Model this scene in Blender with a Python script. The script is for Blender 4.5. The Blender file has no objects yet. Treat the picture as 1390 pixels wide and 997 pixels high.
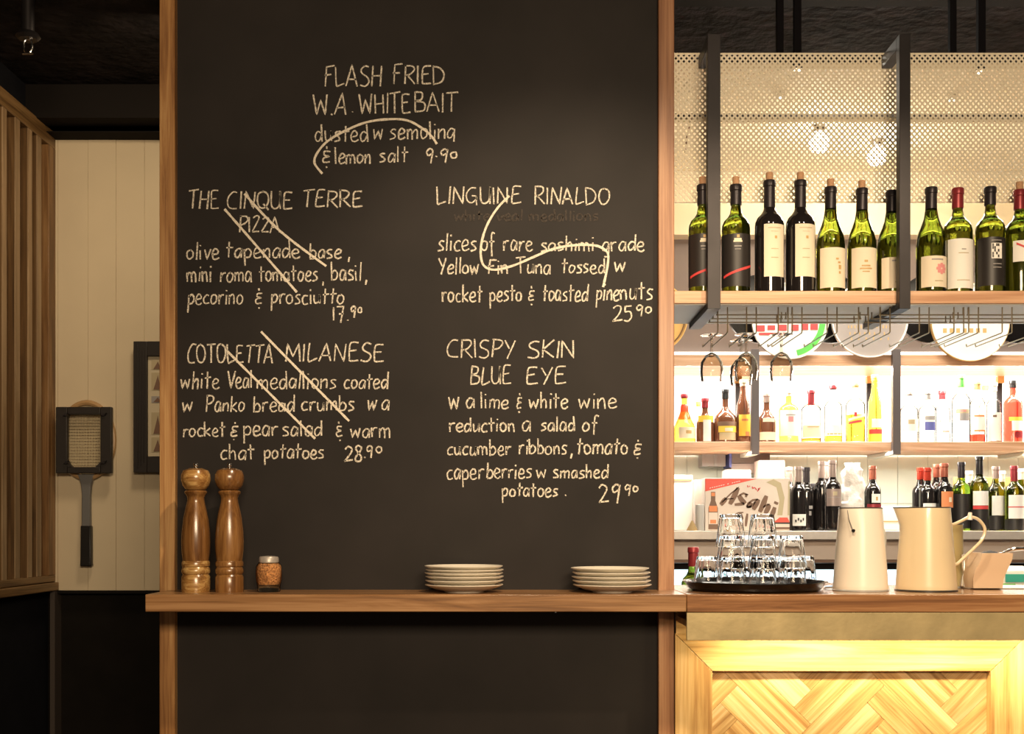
import bpy, math, random
from mathutils import Vector, noise
random.seed(7)
C = bpy.context.scene.collection
PI = math.pi
# ---------------------------------------------------------------- camera, world, light, exposure
F = 1600.0; CX = 695.0; HY = 715.0; EYE = 1.236      # focal length in px of the 1390x997 frame, horizon row, eye height
cam_d = bpy.data.cameras.new('camera'); cam = bpy.data.objects.new('camera', cam_d); C.objects.link(cam)
cam.location = (0, 0, EYE); cam.rotation_euler = (PI/2, 0, 0)
cam_d.sensor_width = 36; cam_d.sensor_fit = 'HORIZONTAL'; cam_d.lens = 36*F/1390
cam_d.shift_x = 0; cam_d.shift_y = (HY-498.5)/1390; cam_d.clip_start = .05
bpy.context.scene.camera = cam
w = bpy.data.worlds.new('world'); bpy.context.scene.world = w; w.use_nodes = True
w.node_tree.nodes['Background'].inputs[0].default_value = (1, .80, .58, 1)
w.node_tree.nodes['Background'].inputs[1].default_value = .10
vs = bpy.context.scene.view_settings
vs.view_transform = 'Standard'; vs.look = 'None'; vs.gamma = 1; vs.use_curve_mapping = False
vs.exposure = .9
def area(name, loc, rot, sx, sy, power, col):
    l = bpy.data.lights.new(name, 'AREA'); l.shape = 'RECTANGLE'; l.size = sx; l.size_y = sy
    l.energy = power; l.color = col
    o = bpy.data.objects.new(name, l); C.objects.link(o); o.location = loc; o.rotation_euler = rot
    return o
def spot(name, loc, target, power, col, ang=60, blend=.6, r=.04):
    l = bpy.data.lights.new(name, 'SPOT'); l.energy = power; l.color = col; l.spot_size = math.radians(ang); l.spot_blend = blend
    l.shadow_soft_size = r
    o = bpy.data.objects.new(name, l); C.objects.link(o); o.location = loc
    o.rotation_euler = (Vector(target)-Vector(loc)).to_track_quat('-Z', 'Y').to_euler()
    return o
WARM = (1, .76, .50); LED = (1, .82, .46); WHITE = (1, .93, .80)
area('dining_room_light', (.5, -1.4, 2.35), (math.radians(76), 0, 0), 1.4, .6, 75, WARM)
spot('track_spot_bar', (1.3, 1.6, 2.9), (.9, 3.3, 1.1), 60, WARM, 62)
spot('track_spot_board', (.25, 1.9, 2.9), (.15, 3.2, .95), 62, WARM, 80)
area('corner_light', (-1.05, 3.9, 2.9), (math.radians(28), 0, math.radians(12)), .3, .3, 5.2, WARM)
area('counter_strip_light', (1.5, 3.13, .952), (math.radians(24), 0, 0), 1.86, .02, 5.8, LED)
area('back_shelf_strip_upper', (2.0, 5.52, 1.972), (math.radians(-8), 0, 0), 2.6, .05, 22, WHITE)
area('back_shelf_strip_lower', (2.0, 5.50, 1.58), (math.radians(-8), 0, 0), 2.6, .05, 12, WHITE)
area('back_bar_ceiling_light', (1.7, 4.6, 2.93), (math.radians(-8), 0, 0), 1.8, .4, 30, WHITE)
area('back_bar_wall_washer', (1.6, 5.1, 2.4), (math.radians(150), 0, 0), 2.2, .2, 3.5, (1,.86,.62))
area('gantry_strip_light', (1.3, 3.70, 1.86), (math.radians(35), 0, 0), 1.6, .04, 5, WHITE)

def P(px, py, Y):      # point on the plane at depth Y seen at a pixel of the 1390x997 frame
    return Vector(((px-CX)*Y/F, Y, EYE-(py-HY)*Y/F))
def PX(px, Y): return (px-CX)*Y/F
def PZ(py, Y): return EYE-(py-HY)*Y/F
# ---------------------------------------------------------------- materials
def nmat(name):
    m = bpy.data.materials.new(name); m.use_nodes = True
    nt = m.node_tree; return m, nt, nt.nodes['Principled BSDF']
def mat(name, col, rough=.5, metal=0, trans=0, ior=1.5, emis=0, ecol=None, spec=.5, bump=0, bscale=60, var=0, vscale=8, coat=0, sss=0):
    m, nt, b = nmat(name)
    b.inputs['Base Color'].default_value = (*col, 1); b.inputs['Roughness'].default_value = rough
    b.inputs['Metallic'].default_value = metal; b.inputs['IOR'].default_value = ior
    b.inputs['Transmission Weight'].default_value = trans; b.inputs['Specular IOR Level'].default_value = spec
    b.inputs['Coat Weight'].default_value = coat
    if emis:
        b.inputs['Emission Color'].default_value = (*(ecol or col), 1); b.inputs['Emission Strength'].default_value = emis
    if bump or var:
        tc = nt.nodes.new('ShaderNodeTexCoord')
    if var:
        n = nt.nodes.new('ShaderNodeTexNoise'); n.inputs['Scale'].default_value = vscale; n.inputs['Detail'].default_value = 5
        r = nt.nodes.new('ShaderNodeValToRGB'); r.color_ramp.elements[0].position = .3; r.color_ramp.elements[1].position = .7
        r.color_ramp.elements[0].color = (*[c*(1-var) for c in col], 1); r.color_ramp.elements[1].color = (*[min(1, c*(1+var)) for c in col], 1)
        nt.links.new(tc.outputs['Object'], n.inputs['Vector']); nt.links.new(n.outputs['Fac'], r.inputs[0]); nt.links.new(r.outputs[0], b.inputs['Base Color'])
    if bump:
        n = nt.nodes.new('ShaderNodeTexNoise'); n.inputs['Scale'].default_value = bscale; n.inputs['Detail'].default_value = 4
        bp = nt.nodes.new('ShaderNodeBump'); bp.inputs['Strength'].default_value = bump; bp.inputs['Distance'].default_value = .01
        nt.links.new(tc.outputs['Object'], n.inputs['Vector']); nt.links.new(n.outputs['Fac'], bp.inputs['Height']); nt.links.new(bp.outputs[0], b.inputs['Normal'])
    return m
def wood(name, cols, axis='X', scale=1.0, rough=.42, rot=0, objvar=.12, coat=.15):
    m, nt, b = nmat(name); N = nt.nodes.new; L = nt.links.new
    tc = N('ShaderNodeTexCoord'); oi = N('ShaderNodeObjectInfo'); ad = N('ShaderNodeVectorMath'); ad.operation = 'ADD'
    ml = N('ShaderNodeMath'); ml.operation = 'MULTIPLY'; ml.inputs[1].default_value = 17.3
    L(oi.outputs['Random'], ml.inputs[0]); L(tc.outputs['Object'], ad.inputs[0]); L(ml.outputs[0], ad.inputs[1])
    r1 = N('ShaderNodeMapping'); r1.inputs['Rotation'].default_value = (0, rot, 0); L(ad.outputs[0], r1.inputs[0])
    mp = N('ShaderNodeMapping'); s = [26*scale]*3; s['XYZ'.index(axis)] = 1.6*scale; mp.inputs['Scale'].default_value = s; L(r1.outputs[0], mp.inputs[0])
    n = N('ShaderNodeTexNoise'); n.inputs['Scale'].default_value = 1; n.inputs['Detail'].default_value = 6; n.inputs['Distortion'].default_value = .9; n.inputs['Roughness'].default_value = .6
    L(mp.outputs[0], n.inputs['Vector'])
    mp2 = N('ShaderNodeMapping'); s = [210*scale]*3; s['XYZ'.index(axis)] = 5*scale; mp2.inputs['Scale'].default_value = s; L(r1.outputs[0], mp2.inputs[0])
    n2 = N('ShaderNodeTexNoise'); n2.inputs['Scale'].default_value = 1; n2.inputs['Detail'].default_value = 3; L(mp2.outputs[0], n2.inputs['Vector'])
    mx = N('ShaderNodeMix'); mx.data_type = 'FLOAT'; mx.inputs[0].default_value = .28; L(n.outputs['Fac'], mx.inputs[2]); L(n2.outputs['Fac'], mx.inputs[3])
    cr = N('ShaderNodeValToRGB'); e = cr.color_ramp.elements; e[0].position = .39; e[0].color = (*cols[0], 1); e[1].position = .61; e[1].color = (*cols[2], 1)
    k = e.new(.5); k.color = (*cols[1], 1); L(mx.outputs[0], cr.inputs[0])
    hs = N('ShaderNodeHueSaturation'); mr = N('ShaderNodeMapRange'); mr.inputs[3].default_value = 1-objvar; mr.inputs[4].default_value = 1+objvar
    L(oi.outputs['Random'], mr.inputs[0]); L(mr.outputs[0], hs.inputs['Value']); L(cr.outputs[0], hs.inputs['Color'])
    L(hs.outputs[0], b.inputs['Base Color']); b.inputs['Roughness'].default_value = rough; b.inputs['Coat Weight'].default_value = coat; b.inputs['Coat Roughness'].default_value = .2
    bp = N('ShaderNodeBump'); bp.inputs['Strength'].default_value = .12; bp.inputs['Distance'].default_value = .004; L(mx.outputs[0], bp.inputs['Height']); L(bp.outputs[0], b.inputs['Normal'])
    return m
def chalk_mat(name, col, board, thr, strength=1):
    m, nt, b = nmat(name); N = nt.nodes.new; L = nt.links.new
    tc = N('ShaderNodeTexCoord'); n = N('ShaderNodeTexNoise'); n.inputs['Scale'].default_value = 420; n.inputs['Detail'].default_value = 2
    L(tc.outputs['Object'], n.inputs['Vector'])
    cr = N('ShaderNodeValToRGB'); e = cr.color_ramp.elements; e[0].position = thr-.12; e[0].color = (*board, 1); e[1].position = thr+.12; e[1].color = (*col, 1)
    L(n.outputs['Fac'], cr.inputs[0]); L(cr.outputs[0], b.inputs['Base Color']); b.inputs['Roughness'].default_value = .95; b.inputs['Specular IOR Level'].default_value = .1
    return m
def thin_glass(name, tint, ior=1.14):
    m = bpy.data.materials.new(name); m.use_nodes = True; nt = m.node_tree; N = nt.nodes.new; L = nt.links.new
    nt.nodes.clear(); o = N('ShaderNodeOutputMaterial'); t = N('ShaderNodeBsdfTransparent'); t.inputs[0].default_value = (*tint, 1)
    g = N('ShaderNodeBsdfGlossy'); g.inputs['Roughness'].default_value = .03; g.inputs[0].default_value = (1, 1, 1, 1)
    f = N('ShaderNodeFresnel'); f.inputs[0].default_value = ior; mx = N('ShaderNodeMixShader')
    L(f.outputs[0], mx.inputs[0]); L(t.outputs[0], mx.inputs[1]); L(g.outputs[0], mx.inputs[2]); L(mx.outputs[0], o.inputs[0])
    return m
M = {}
M['post'] = wood('orange_post_wood', [(.26,.115,.035),(.44,.22,.075),(.60,.35,.14)], 'Z', 1.1, .45)
M['post_r'] = wood('red_brown_post_wood', [(.25,.105,.045),(.36,.17,.08),(.47,.245,.125)], 'Z', .8, .42)
M['ledge'] = wood('ledge_wood', [(.16,.075,.028),(.27,.135,.052),(.38,.21,.095)], 'X', 1.0, .3)
M['bartop'] = wood('bar_top_wood', [(.16,.07,.028),(.27,.125,.05),(.37,.195,.085)], 'X', 1.0, .22, coat=.5)
M['shelf'] = wood('pale_shelf_wood', [(.46,.24,.13),(.58,.34,.20),(.68,.44,.29)], 'X', .9, .45)
M['oak_v'] = wood('golden_oak_vertical', [(.42,.22,.07),(.62,.38,.14),(.76,.52,.24)], 'Z', .7, .4)
M['oak_h'] = wood('golden_oak_horizontal', [(.42,.22,.07),(.62,.38,.14),(.76,.52,.24)], 'X', .7, .4)
M['oak_a'] = wood('golden_oak_diagonal_a', [(.40,.21,.07),(.66,.42,.17),(.84,.62,.34)], 'X', .8, .4, rot=-PI/4, objvar=.22)
M['oak_b'] = wood('golden_oak_diagonal_b', [(.40,.21,.07),(.66,.42,.17),(.84,.62,.34)], 'X', .8, .4, rot=PI/4, objvar=.22)
M['slat_lit'] = wood('lit_slat_face', [(.22,.14,.07),(.32,.21,.11),(.40,.28,.16)], 'Z', .8, .5)  # paler wood tone paints the light on the room-facing fin faces
M['undershelf'] = mat('pale_grey_undershelf', (.62,.62,.55), .5)
M['slat'] = wood('brown_slat_wood', [(.10,.045,.013),(.19,.095,.032),(.28,.155,.06)], 'Z', .8, .5)
M['slat_h'] = wood('brown_rail_wood', [(.10,.05,.015),(.19,.105,.035),(.28,.165,.065)], 'Y', .8, .5)
M['slat_shade'] = wood('shaded_fin_wood', [(.07,.035,.010),(.12,.062,.02),(.17,.095,.034)], 'Z', .8, .5)  # darker wood tone paints the shade on the fin sides
M['slatback'] = wood('dark_backing_wood', [(.05,.028,.01),(.09,.05,.019),(.13,.075,.03)], 'Z', .6, .6)
M['mill'] = wood('turned_mill_wood', [(.12,.05,.014),(.20,.09,.026),(.29,.145,.045)], 'Z', 1.5, .25, coat=.6, objvar=.15)
M['mill_l'] = wood('light_mill_wood', [(.22,.10,.028),(.38,.20,.06),(.60,.38,.14)], 'X', 1.6, .25, coat=.6)
BD = (.0170,.0138,.0125)
M['board'] = mat('blackboard_paint', BD, .62, spec=.25, var=.28, vscale=3.5)
M['chalk'] = chalk_mat('white_chalk', (.86,.79,.66), (.15,.13,.11), .43)
M['chalk_bold'] = chalk_mat('heavy_chalk', (.88,.80,.66), (.4,.36,.30), .38)
M['ghost'] = chalk_mat('wiped_chalk', (.085,.073,.064), (.03,.025,.022), .45)
M['cream'] = mat('cream_wall_paint', (.66,.56,.39), .7, var=.03, vscale=5)
M['wallblack'] = mat('black_wall_paint', (.0085,.007,.0055), .85, spec=.12, var=.2)
M['wallblue'] = mat('blue_black_paint', (.0085,.009,.012), .85, spec=.12, var=.2)
M['ceil'] = mat('sprayed_black_ceiling', (.015,.012,.0125), .95, spec=.15, bump=1.0, bscale=22, var=.75, vscale=9)
M['dark'] = mat('dark_trim_paint', (.009,.0075,.007), .85, spec=.12)
M['beamb'] = mat('brown_beam_paint', (.011,.009,.008), .85, spec=.12)
M['floor'] = wood('dark_floor_wood', [(.04,.02,.01),(.07,.035,.018),(.1,.05,.025)], 'Y', .5, .5)
M['upright'] = mat('grey_steel_upright', (.13,.11,.11), .45, metal=.4)
M['steel'] = mat('dark_steel', (.030,.027,.029), .42, metal=.55, var=.15, vscale=12)
M['rod'] = mat('black_steel_rod', (.005,.0045,.006), .9, metal=0, spec=.1)
M['wire'] = mat('bronze_wire', (.33,.27,.17), .35, metal=.8)
M['chrome'] = mat('chrome_metal', (.75,.74,.72), .15, metal=1)
M['stainless'] = mat('brushed_stainless', (.52,.47,.42), .4, metal=.35, var=.06, vscale=30)
M['brass'] = mat('aged_brass', (.46,.37,.19), .45, metal=.4, var=.25, vscale=7, bump=.05)
M['mesh'] = mat('cream_expanded_metal', (.88,.80,.62), .5)
M['taupe'] = mat('taupe_wall_paint', (.22,.17,.15), .7)
M['creamlit'] = mat('cream_ceiling_paint', (.80,.68,.48), .7)
M['tile'] = mat('pale_green_tile', (.66,.72,.64), .35)
M['lightbox'] = mat('backlit_white_panel', (.9,.9,.86), .5, emis=1.15, ecol=(1,.99,.93))
M['fridgelit'] = mat('lit_fridge_lining', (.8,.88,.92), .5, emis=1.3, ecol=(.82,.93,1))
M['bulb'] = mat('lamp_bulb', (1,.95,.85), .5, emis=28, ecol=(1,.93,.78))
M['porc'] = mat('cream_porcelain', (.93,.87,.75), .22, coat=.3)
M['enamel'] = mat('white_enamel', (.90,.82,.70), .25, coat=.4, var=.02)
M['enamelc'] = mat('cream_enamel', (.76,.62,.40), .28, coat=.3, var=.03)
M['grey_enamel'] = mat('grey_enamel', (.42,.42,.40), .25, coat=.4)
M['olive'] = mat('olive_enamel', (.38,.30,.14), .4)
M['rim'] = mat('dark_rim_enamel', (.04,.035,.03), .4)
M['caddy'] = mat('tan_ceramic', (.70,.52,.36), .4)
M['black'] = mat('black_plastic', (.010,.009,.009), .35)
M['blackgloss'] = mat('black_gloss_metal', (.008,.007,.007), .22)
M['cork'] = mat('cork', (.62,.36,.20), .85, bump=.3, bscale=300, var=.15, vscale=200)
M['foil'] = mat('dark_foil', (.035,.03,.035), .35, metal=.4)
M['foilred'] = mat('red_foil', (.30,.035,.045), .35, metal=.3)
M['foilbr'] = mat('red_brown_foil', (.34,.10,.06), .4, metal=.3)
M['foiltaupe'] = mat('taupe_foil', (.35,.27,.24), .4, metal=.3)
M['foilblack'] = mat('black_foil', (.015,.015,.016), .3)
M['foilcream'] = mat('cream_foil', (.70,.62,.50), .4)
M['green'] = mat('olive_green_glass', (.20,.235,.02), .04, trans=1, ior=1.45)
M['greend'] = mat('deep_green_glass', (.12,.155,.012), .04, trans=1, ior=1.45)
M['brightg'] = mat('bright_green_glass', (.35,.62,.06), .04, trans=1, ior=1.4)
M['darkg'] = mat('dark_red_wine_glass', (.012,.010,.010), .06, coat=.5)
M['browng'] = mat('brown_liqueur_glass', (.16,.06,.03), .08, coat=.5, trans=.35)
M['amber'] = mat('amber_spirit', (.95,.55,.08), .08, trans=.85, ior=1.35)
M['yellow'] = mat('yellow_spirit', (1,.88,.08), .08, trans=.75, ior=1.35)
M['redl'] = mat('red_spirit', (.95,.10,.06), .08, trans=.6, ior=1.35)
M['clear'] = thin_glass('clear_bottle_glass', (.93,.95,.92))
M['glass'] = mat('drinking_glass', (1,1,1), .02, trans=1, ior=1.22)
M['thin'] = thin_glass('thin_stemware_glass', (.90,.88,.84), 1.22)
M['paper'] = mat('cream_paper_label', (.80,.71,.55), .7)
M['white'] = mat('white_paper', (.85,.83,.78), .7)
M['black_paper'] = mat('black_paper_label', (.02,.017,.016), .45)
M['redp'] = mat('red_print', (.65,.06,.06), .6)
M['pinkp'] = mat('rose_print', (.75,.30,.30), .6)
M['goldp'] = mat('gold_print', (.55,.36,.14), .5)
M['greyp'] = mat('grey_print', (.35,.33,.32), .6)
M['orangep'] = mat('orange_print', (.75,.26,.10), .6)
M['yellowp'] = mat('yellow_print', (.95,.62,.08), .6)
M['bluep'] = mat('blue_print', (.12,.14,.42), .6)
M['greenp'] = mat('green_print', (.10,.48,.08), .6)
M['tealp'] = mat('teal_print', (.04,.42,.34), .5)
M['brownp'] = mat('brown_print', (.20,.115,.075), .6)
M['carton'] = mat('cream_carton', (.74,.63,.54), .6, var=.05, vscale=10)
M['red'] = mat('red_carton', (.78,.10,.07), .5)
M['goldtray'] = mat('golden_wood_tray', (.72,.42,.12), .4, var=.1)
M['traywhite'] = mat('white_enamel_tray', (.85,.82,.76), .3)
M['traygrey'] = mat('grey_white_tray', (.33,.29,.275), .35)
M['chili'] = mat('chilli_flakes', (.70,.27,.10), .7, var=.7, vscale=220, bump=.8, bscale=240)
M['crumple'] = mat('crumpled_white_paper', (.86,.80,.74), .8, bump=.9, bscale=30)
M['pink'] = mat('pale_pink_wrap', (.86,.70,.64), .7)
M['strings'] = mat('racket_strings', (.50,.42,.26), .6)
M['rackframe'] = mat('varnished_racket_frame', (.45,.28,.13), .35)
M['shaft'] = mat('grey_racket_shaft', (.16,.16,.16), .4)
M['pressw'] = mat('black_press_wood', (.020,.016,.014), .45)
M['picmat'] = mat('picture_mount', (.62,.54,.38), .7)
M['ceramic_dark'] = mat('coffee_dark', (.015,.01,.008), .8)
# ---------------------------------------------------------------- mesh helpers
class MB:
    def __init__(s): s.v = []; s.f = []
    def add(s, vs, fs):
        o = len(s.v); s.v += [tuple(v) for v in vs]; s.f += [tuple(i+o for i in f) for f in fs]; return s
    def box(s, x0, x1, y0, y1, z0, z1):
        if x0 > x1: x0, x1 = x1, x0
        if y0 > y1: y0, y1 = y1, y0
        if z0 > z1: z0, z1 = z1, z0
        return s.add([(x0,y0,z0),(x1,y0,z0),(x1,y1,z0),(x0,y1,z0),(x0,y0,z1),(x1,y0,z1),(x1,y1,z1),(x0,y1,z1)],
                     [(0,3,2,1),(4,5,6,7),(0,1,5,4),(1,2,6,5),(2,3,7,6),(3,0,4,7)])
    def lathe(s, prof, seg=32, cx=0, cy=0, capb=True, capt=True, fn=None):
        vs = []
        for r, z in prof:
            for k in range(seg):
                a = 2*PI*k/seg; x, y = r*math.cos(a), r*math.sin(a)
                if fn: x, y, z2 = fn(x, y, z, a)
                else: z2 = z
                vs.append((cx+x, cy+y, z2))
        fs = []
        for i in range(len(prof)-1):
            for k in range(seg):
                k2 = (k+1) % seg
                fs.append((i*seg+k, i*seg+k2, (i+1)*seg+k2, (i+1)*seg+k))
        if capb: fs.append(tuple(range(seg-1, -1, -1)))
        if capt: fs.append(tuple((len(prof)-1)*seg+k for k in range(seg)))
        return s.add(vs, fs)
    def tube(s, pts, r, seg=8, closed=False):
        pts = [Vector(p) for p in pts]; n = len(pts); vs = []; up = None
        rs = r if isinstance(r, (list, tuple)) else [r]*n
        for i, p in enumerate(pts):
            if closed: d = pts[(i+1) % n]-pts[i-1]
            else: d = pts[min(i+1, n-1)]-pts[max(i-1, 0)]
            d.normalize()
            if up is None:
                up = Vector((0,0,1)) if abs(d.z) < .9 else Vector((1,0,0))
            a = d.cross(up).normalized(); b = a.cross(d).normalized(); up = b
            for k in range(seg):
                t = 2*PI*k/seg; vs.append(p+a*math.cos(t)*rs[i]+b*math.sin(t)*rs[i])
        fs = []
        for i in range(n if closed else n-1):
            j = (i+1) % n
            for k in range(seg):
                k2 = (k+1) % seg; fs.append((i*seg+k, i*seg+k2, j*seg+k2, j*seg+k))
        if not closed: fs += [tuple(range(seg-1,-1,-1)), tuple((n-1)*seg+k for k in range(seg))]
        return s.add(vs, fs)
    def prism(s, poly, y0, y1):       # poly: list of (x,z), extruded along Y from y0 (front) to y1 (back)
        n = len(poly); vs = [(x, y0, z) for x, z in poly]+[(x, y1, z) for x, z in poly]
        fs = [tuple(range(n)), tuple(range(2*n-1, n-1, -1))]+[(i, i+n, (i+1) % n+n, (i+1) % n) for i in range(n)]
        return s.add(vs, fs)
    def prismz(s, poly, z0, z1):
        n = len(poly); vs = [(x, y, z0) for x, y in poly]+[(x, y, z1) for x, y in poly]
        fs = [tuple(range(n-1,-1,-1)), tuple(range(n, 2*n))]+[(i, (i+1) % n, (i+1) % n+n, i+n) for i in range(n)]
        return s.add(vs, fs)
    def patch(s, r, a0, a1, z0, z1, seg=10, th=.0004):  # curved sheet on a cylinder, angle 0 faces -Y
        vs = []; 
        for rr in (r, r+th):
            for i in range(seg+1):
                a = a0+(a1-a0)*i/seg; x = rr*math.sin(a); y = -rr*math.cos(a)
                vs += [(x, y, z0), (x, y, z1)]
        n = 2*(seg+1); fs = []
        for i in range(seg):
            fs.append((n+2*i, n+2*i+2, n+2*i+3, n+2*i+1)); fs.append((2*i, 2*i+1, 2*i+3, 2*i+2))
            fs.append((n+2*i+1, n+2*i+3, 2*i+3, 2*i+1)); fs.append((n+2*i, 2*i, 2*i+2, n+2*i+2))
        fs += [(0, n, n+1, 1), (2*seg, 2*seg+1, n+2*seg+1, n+2*seg)]
        return s.add(vs, fs)
def link(name, mb, m, parent=None, label=None, kind=None, bevel=0, angle=35, smooth=True):
    me = bpy.data.meshes.new(name); me.from_pydata(mb.v, [], mb.f); me.update()
    if smooth:
        me.shade_smooth(); me.set_sharp_from_angle(angle=math.radians(angle))
    me.materials.append(M[m] if isinstance(m, str) else m)
    o = bpy.data.objects.new(name, me); C.objects.link(o)
    if parent: o.parent = parent
    if label: o['label'] = label
    if kind: o['kind'] = kind
    if bevel:
        b = o.modifiers.new('bevel', 'BEVEL'); b.width = bevel; b.segments = 2; b.limit_method = 'ANGLE'
    return o
def thing(name, label, cat, loc=(0,0,0), rotz=0, group=None):
    o = bpy.data.objects.new(name, None); C.objects.link(o); o.empty_display_size = .05
    o.location = loc; o.rotation_euler = (0, 0, rotz); o['label'] = label; o['category'] = cat
    if group: o['group'] = group
    return o
def struct(name, mb, m, parent=None, bevel=0):
    return link(name, mb, m, parent, kind='structure', bevel=bevel)
def tag(o, label, cat, group=None):
    o['label'] = label; o['category'] = cat
    if group: o['group'] = group
    return o
def dup(root, loc, rotz=0, label=None, group=None):
    r = root.copy(); C.objects.link(r); r.location = loc; r.rotation_euler = (0, 0, rotz)
    if label: r['label'] = label
    if group: r['group'] = group
    for ch in list(root.children):
        c = ch.copy(); C.objects.link(c); c.parent = r
        for g in list(ch.children):
            d = g.copy(); C.objects.link(d); d.parent = c
    return r
def empty(name):
    o = bpy.data.objects.new(name, None); C.objects.link(o); o['kind'] = 'structure'; return o
def B(*a): return MB().box(*a)
def smoothpts(pts, n=6):
    if len(pts) < 3: return pts
    out = []; P4 = [pts[0]]+list(pts)+[pts[-1]]
    for i in range(1, len(P4)-2):
        p0, p1, p2, p3 = [Vector(q) for q in P4[i-1:i+3]]
        for k in range(n):
            t = k/n
            out.append(.5*((2*p1)+(p2-p0)*t+(2*p0-5*p1+4*p2-p3)*t*t+(3*p1-p0-3*p2+p3)*t*t*t))
    out.append(Vector(pts[-1])); return out
def ribbon(mb, pts, Y, wpx, th=.0006, jit=.18, taper=False):   # flat stroke lying on a plane at depth Y, points in px
    pts = [Vector((p[0], p[1])) for p in pts]
    q = [pts[0]]
    for p in pts[1:]:
        d = (p-q[-1]).length; n = max(1, int(d/3))
        a = q[-1].copy()
        for k in range(1, n+1): q.append(a+(p-a)*k/n)
    n = len(q); vs = []
    for i, p in enumerate(q):
        d = q[min(i+1, n-1)]-q[max(i-1, 0)]
        if d.length < 1e-6: d = Vector((1, 0))
        d.normalize(); nn = Vector((-d.y, d.x)); w = wpx/2*(1+random.uniform(-jit, jit))
        if taper: w *= .55+.45*math.sin(PI*(i+.6)/(n+.2))
        for sgn in (-1, 1):
            v = P(p.x+nn.x*w*sgn, p.y+nn.y*w*sgn, Y); vs.append((v.x, Y-th, v.z))
    fs = [(2*i, 2*i+1, 2*i+3, 2*i+2) for i in range(n-1)]
    # orient to face -Y
    f2 = []
    for f in fs:
        a, b, c = Vector(vs[f[0]]), Vector(vs[f[1]]), Vector(vs[f[2]])
        f2.append(f if (b-a).cross(c-a).y < 0 else f[::-1])
    mb.add(vs, f2)
# ================================================================ ROOM SHELL
struct('floor', B(-3, 5, -1.5, 6.2, -.05, 0), 'floor')
struct('ceiling', B(-3, 5, -1.5, 6.2, 3.0, 3.08), 'ceil')
struct('wall_left', B(-2.05, -1.94, -1.5, 6.0, 0, 3.0), 'wallblue')
struct('wall_right', B(4.6, 4.7, -1.5, 6.0, 0, 3.0), 'taupe')
# left alcove: cream boards over black wainscot, Y = 4.9
struct('wall_alcove', B(-1.94, .30, 4.93, 5.0, 0, 3.0), 'wallblack')
zt, zb = PZ(190, 4.9), PZ(802, 4.9)
wb = empty('wall_cream')
xs = [PX(p, 4.9) for p in (68, 78.5, 119.5, 157.5, 196, 236, 275, 314, 353)]
for i in range(len(xs)-1):
    link('board', B(xs[i]+.0004, xs[i+1]-.0004, 4.9-random.choice((0, .0008)), 4.925, zb, zt), 'cream', wb, bevel=.0008)
struct('trim_1', B(-1.94, .30, 4.885, 4.93, zb-.012, zb), 'dark')
struct('trim_2', B(-1.94, .30, 4.80, 4.93, zt, PZ(178, 4.8)), 'dark')
struct('trim_3', B(-1.94, .30, 4.70, 4.80, PZ(160, 4.7), 3.0), 'beamb')
struct('baseboard_left', B(-1.925, .30, 4.905, 4.93, 0, .12), 'dark')
struct('trim_4', B(-1.905, -1.885, 4.86, 4.93, 0, zb), mat('grey_brown_corner_strip', (.055,.042,.034), .6))
# centre wall that carries the menu board
YB = 3.28
XL, XR = PX(217, 3.26), PX(915, 3.26)
struct('wall_center', B(XL+.012, XR-.004, YB+.02, 3.44, 0, 3.0), 'wallblack')
struct('wall_light_stop', B(.30, .40, 3.44, 6.0, 0, 3.0), 'wallblack')  # unseen wall added to keep bar light out of the left alcove
struct('trim_5', B(XL, PX(238, 3.26), 3.255, 3.43, 0, 3.0), 'post', bevel=.002)
struct('trim_6', B(PX(893.5, 3.26), XR, 3.255, 3.43, 0, 3.0), 'post_r', bevel=.002)
# back bar shell
struct('wall_back', B(.40, 4.6, 5.9, 6.0, 0, 3.0), 'taupe')
struct('trim_7', B(.42, 4.6, 5.80, 5.9, PZ(322, 5.85), 3.0), 'creamlit')
lb = struct('wall_backlit', B(.42, 4.6, 5.86, 5.9, 1.60, PZ(478, 5.86)), 'lightbox')
wt = empty('wall_tiled')
z0, z1 = 1.10, 1.60
tx = .42
while tx < 4.3:
    for k in range(2):
        link('tile', B(tx+.001, tx+.149, 5.868+random.uniform(0,.001), 5.9, z0+.25*k+.001, z0+.25*k+.249), 'tile', wt)
    tx += .15
cp = empty('ceiling_panels')
for (ya, yb) in ((4.49, 4.98), (5.09, 5.78)):
    x = .42
    while x < 4.4:
        link('panel', B(x+.001, x+1.199, ya, yb, 2.982, 3.0), 'creamlit', cp); x += 1.2
struct('trim_8', B(.42, 4.6, 3.5, 3.93, 2.97, 3.0), 'beamb')
# ================================================================ LEFT SLATTED PARTITION
XP = -1.896
t = thing('slatted_partition', 'brown wooden slatted partition with vertical fins on the far left', 'partition', (XP, 4.2, 0))
def YP(px): return -XP*F/(CX-px)
ya, yb = 2.9-4.2, YP(75.5)-4.2
ztop = PZ(181, YP(76)); zr = ztop-.10
link('top_rail', B(-.05, 0, ya, yb, zr+.03, ztop), 'slat_h', t, bevel=.002)
zl1 = PZ(802, YP(74)); zl0 = PZ(781, YP(74))
link('bottom_rail', B(-.05, .0, ya, yb, zl1+.036, zl0), 'slat_h', t, bevel=.003)
link('sill', B(-.05, .014, ya, yb, zl1, zl1+.034), 'slat_h', t, bevel=.003)
link('stile', B(-.05, 0, YP(66)-4.2, yb, zl0, zr+.03), 'slat', t, bevel=.002)
link('backing_panel', B(-.045, -.038, ya, yb, zl0, zr+.03), 'slatback', t)
fins = [(51, 57), (39, 44.5), (21.5, 28), (4, 10)]
ys = [(YP(a)-4.2, YP(b)-4.2) for a, b in fins]
y = ys[-1][0]-.115
while y > ya+.05: ys.append((y, y+.036)); y -= .115
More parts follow.
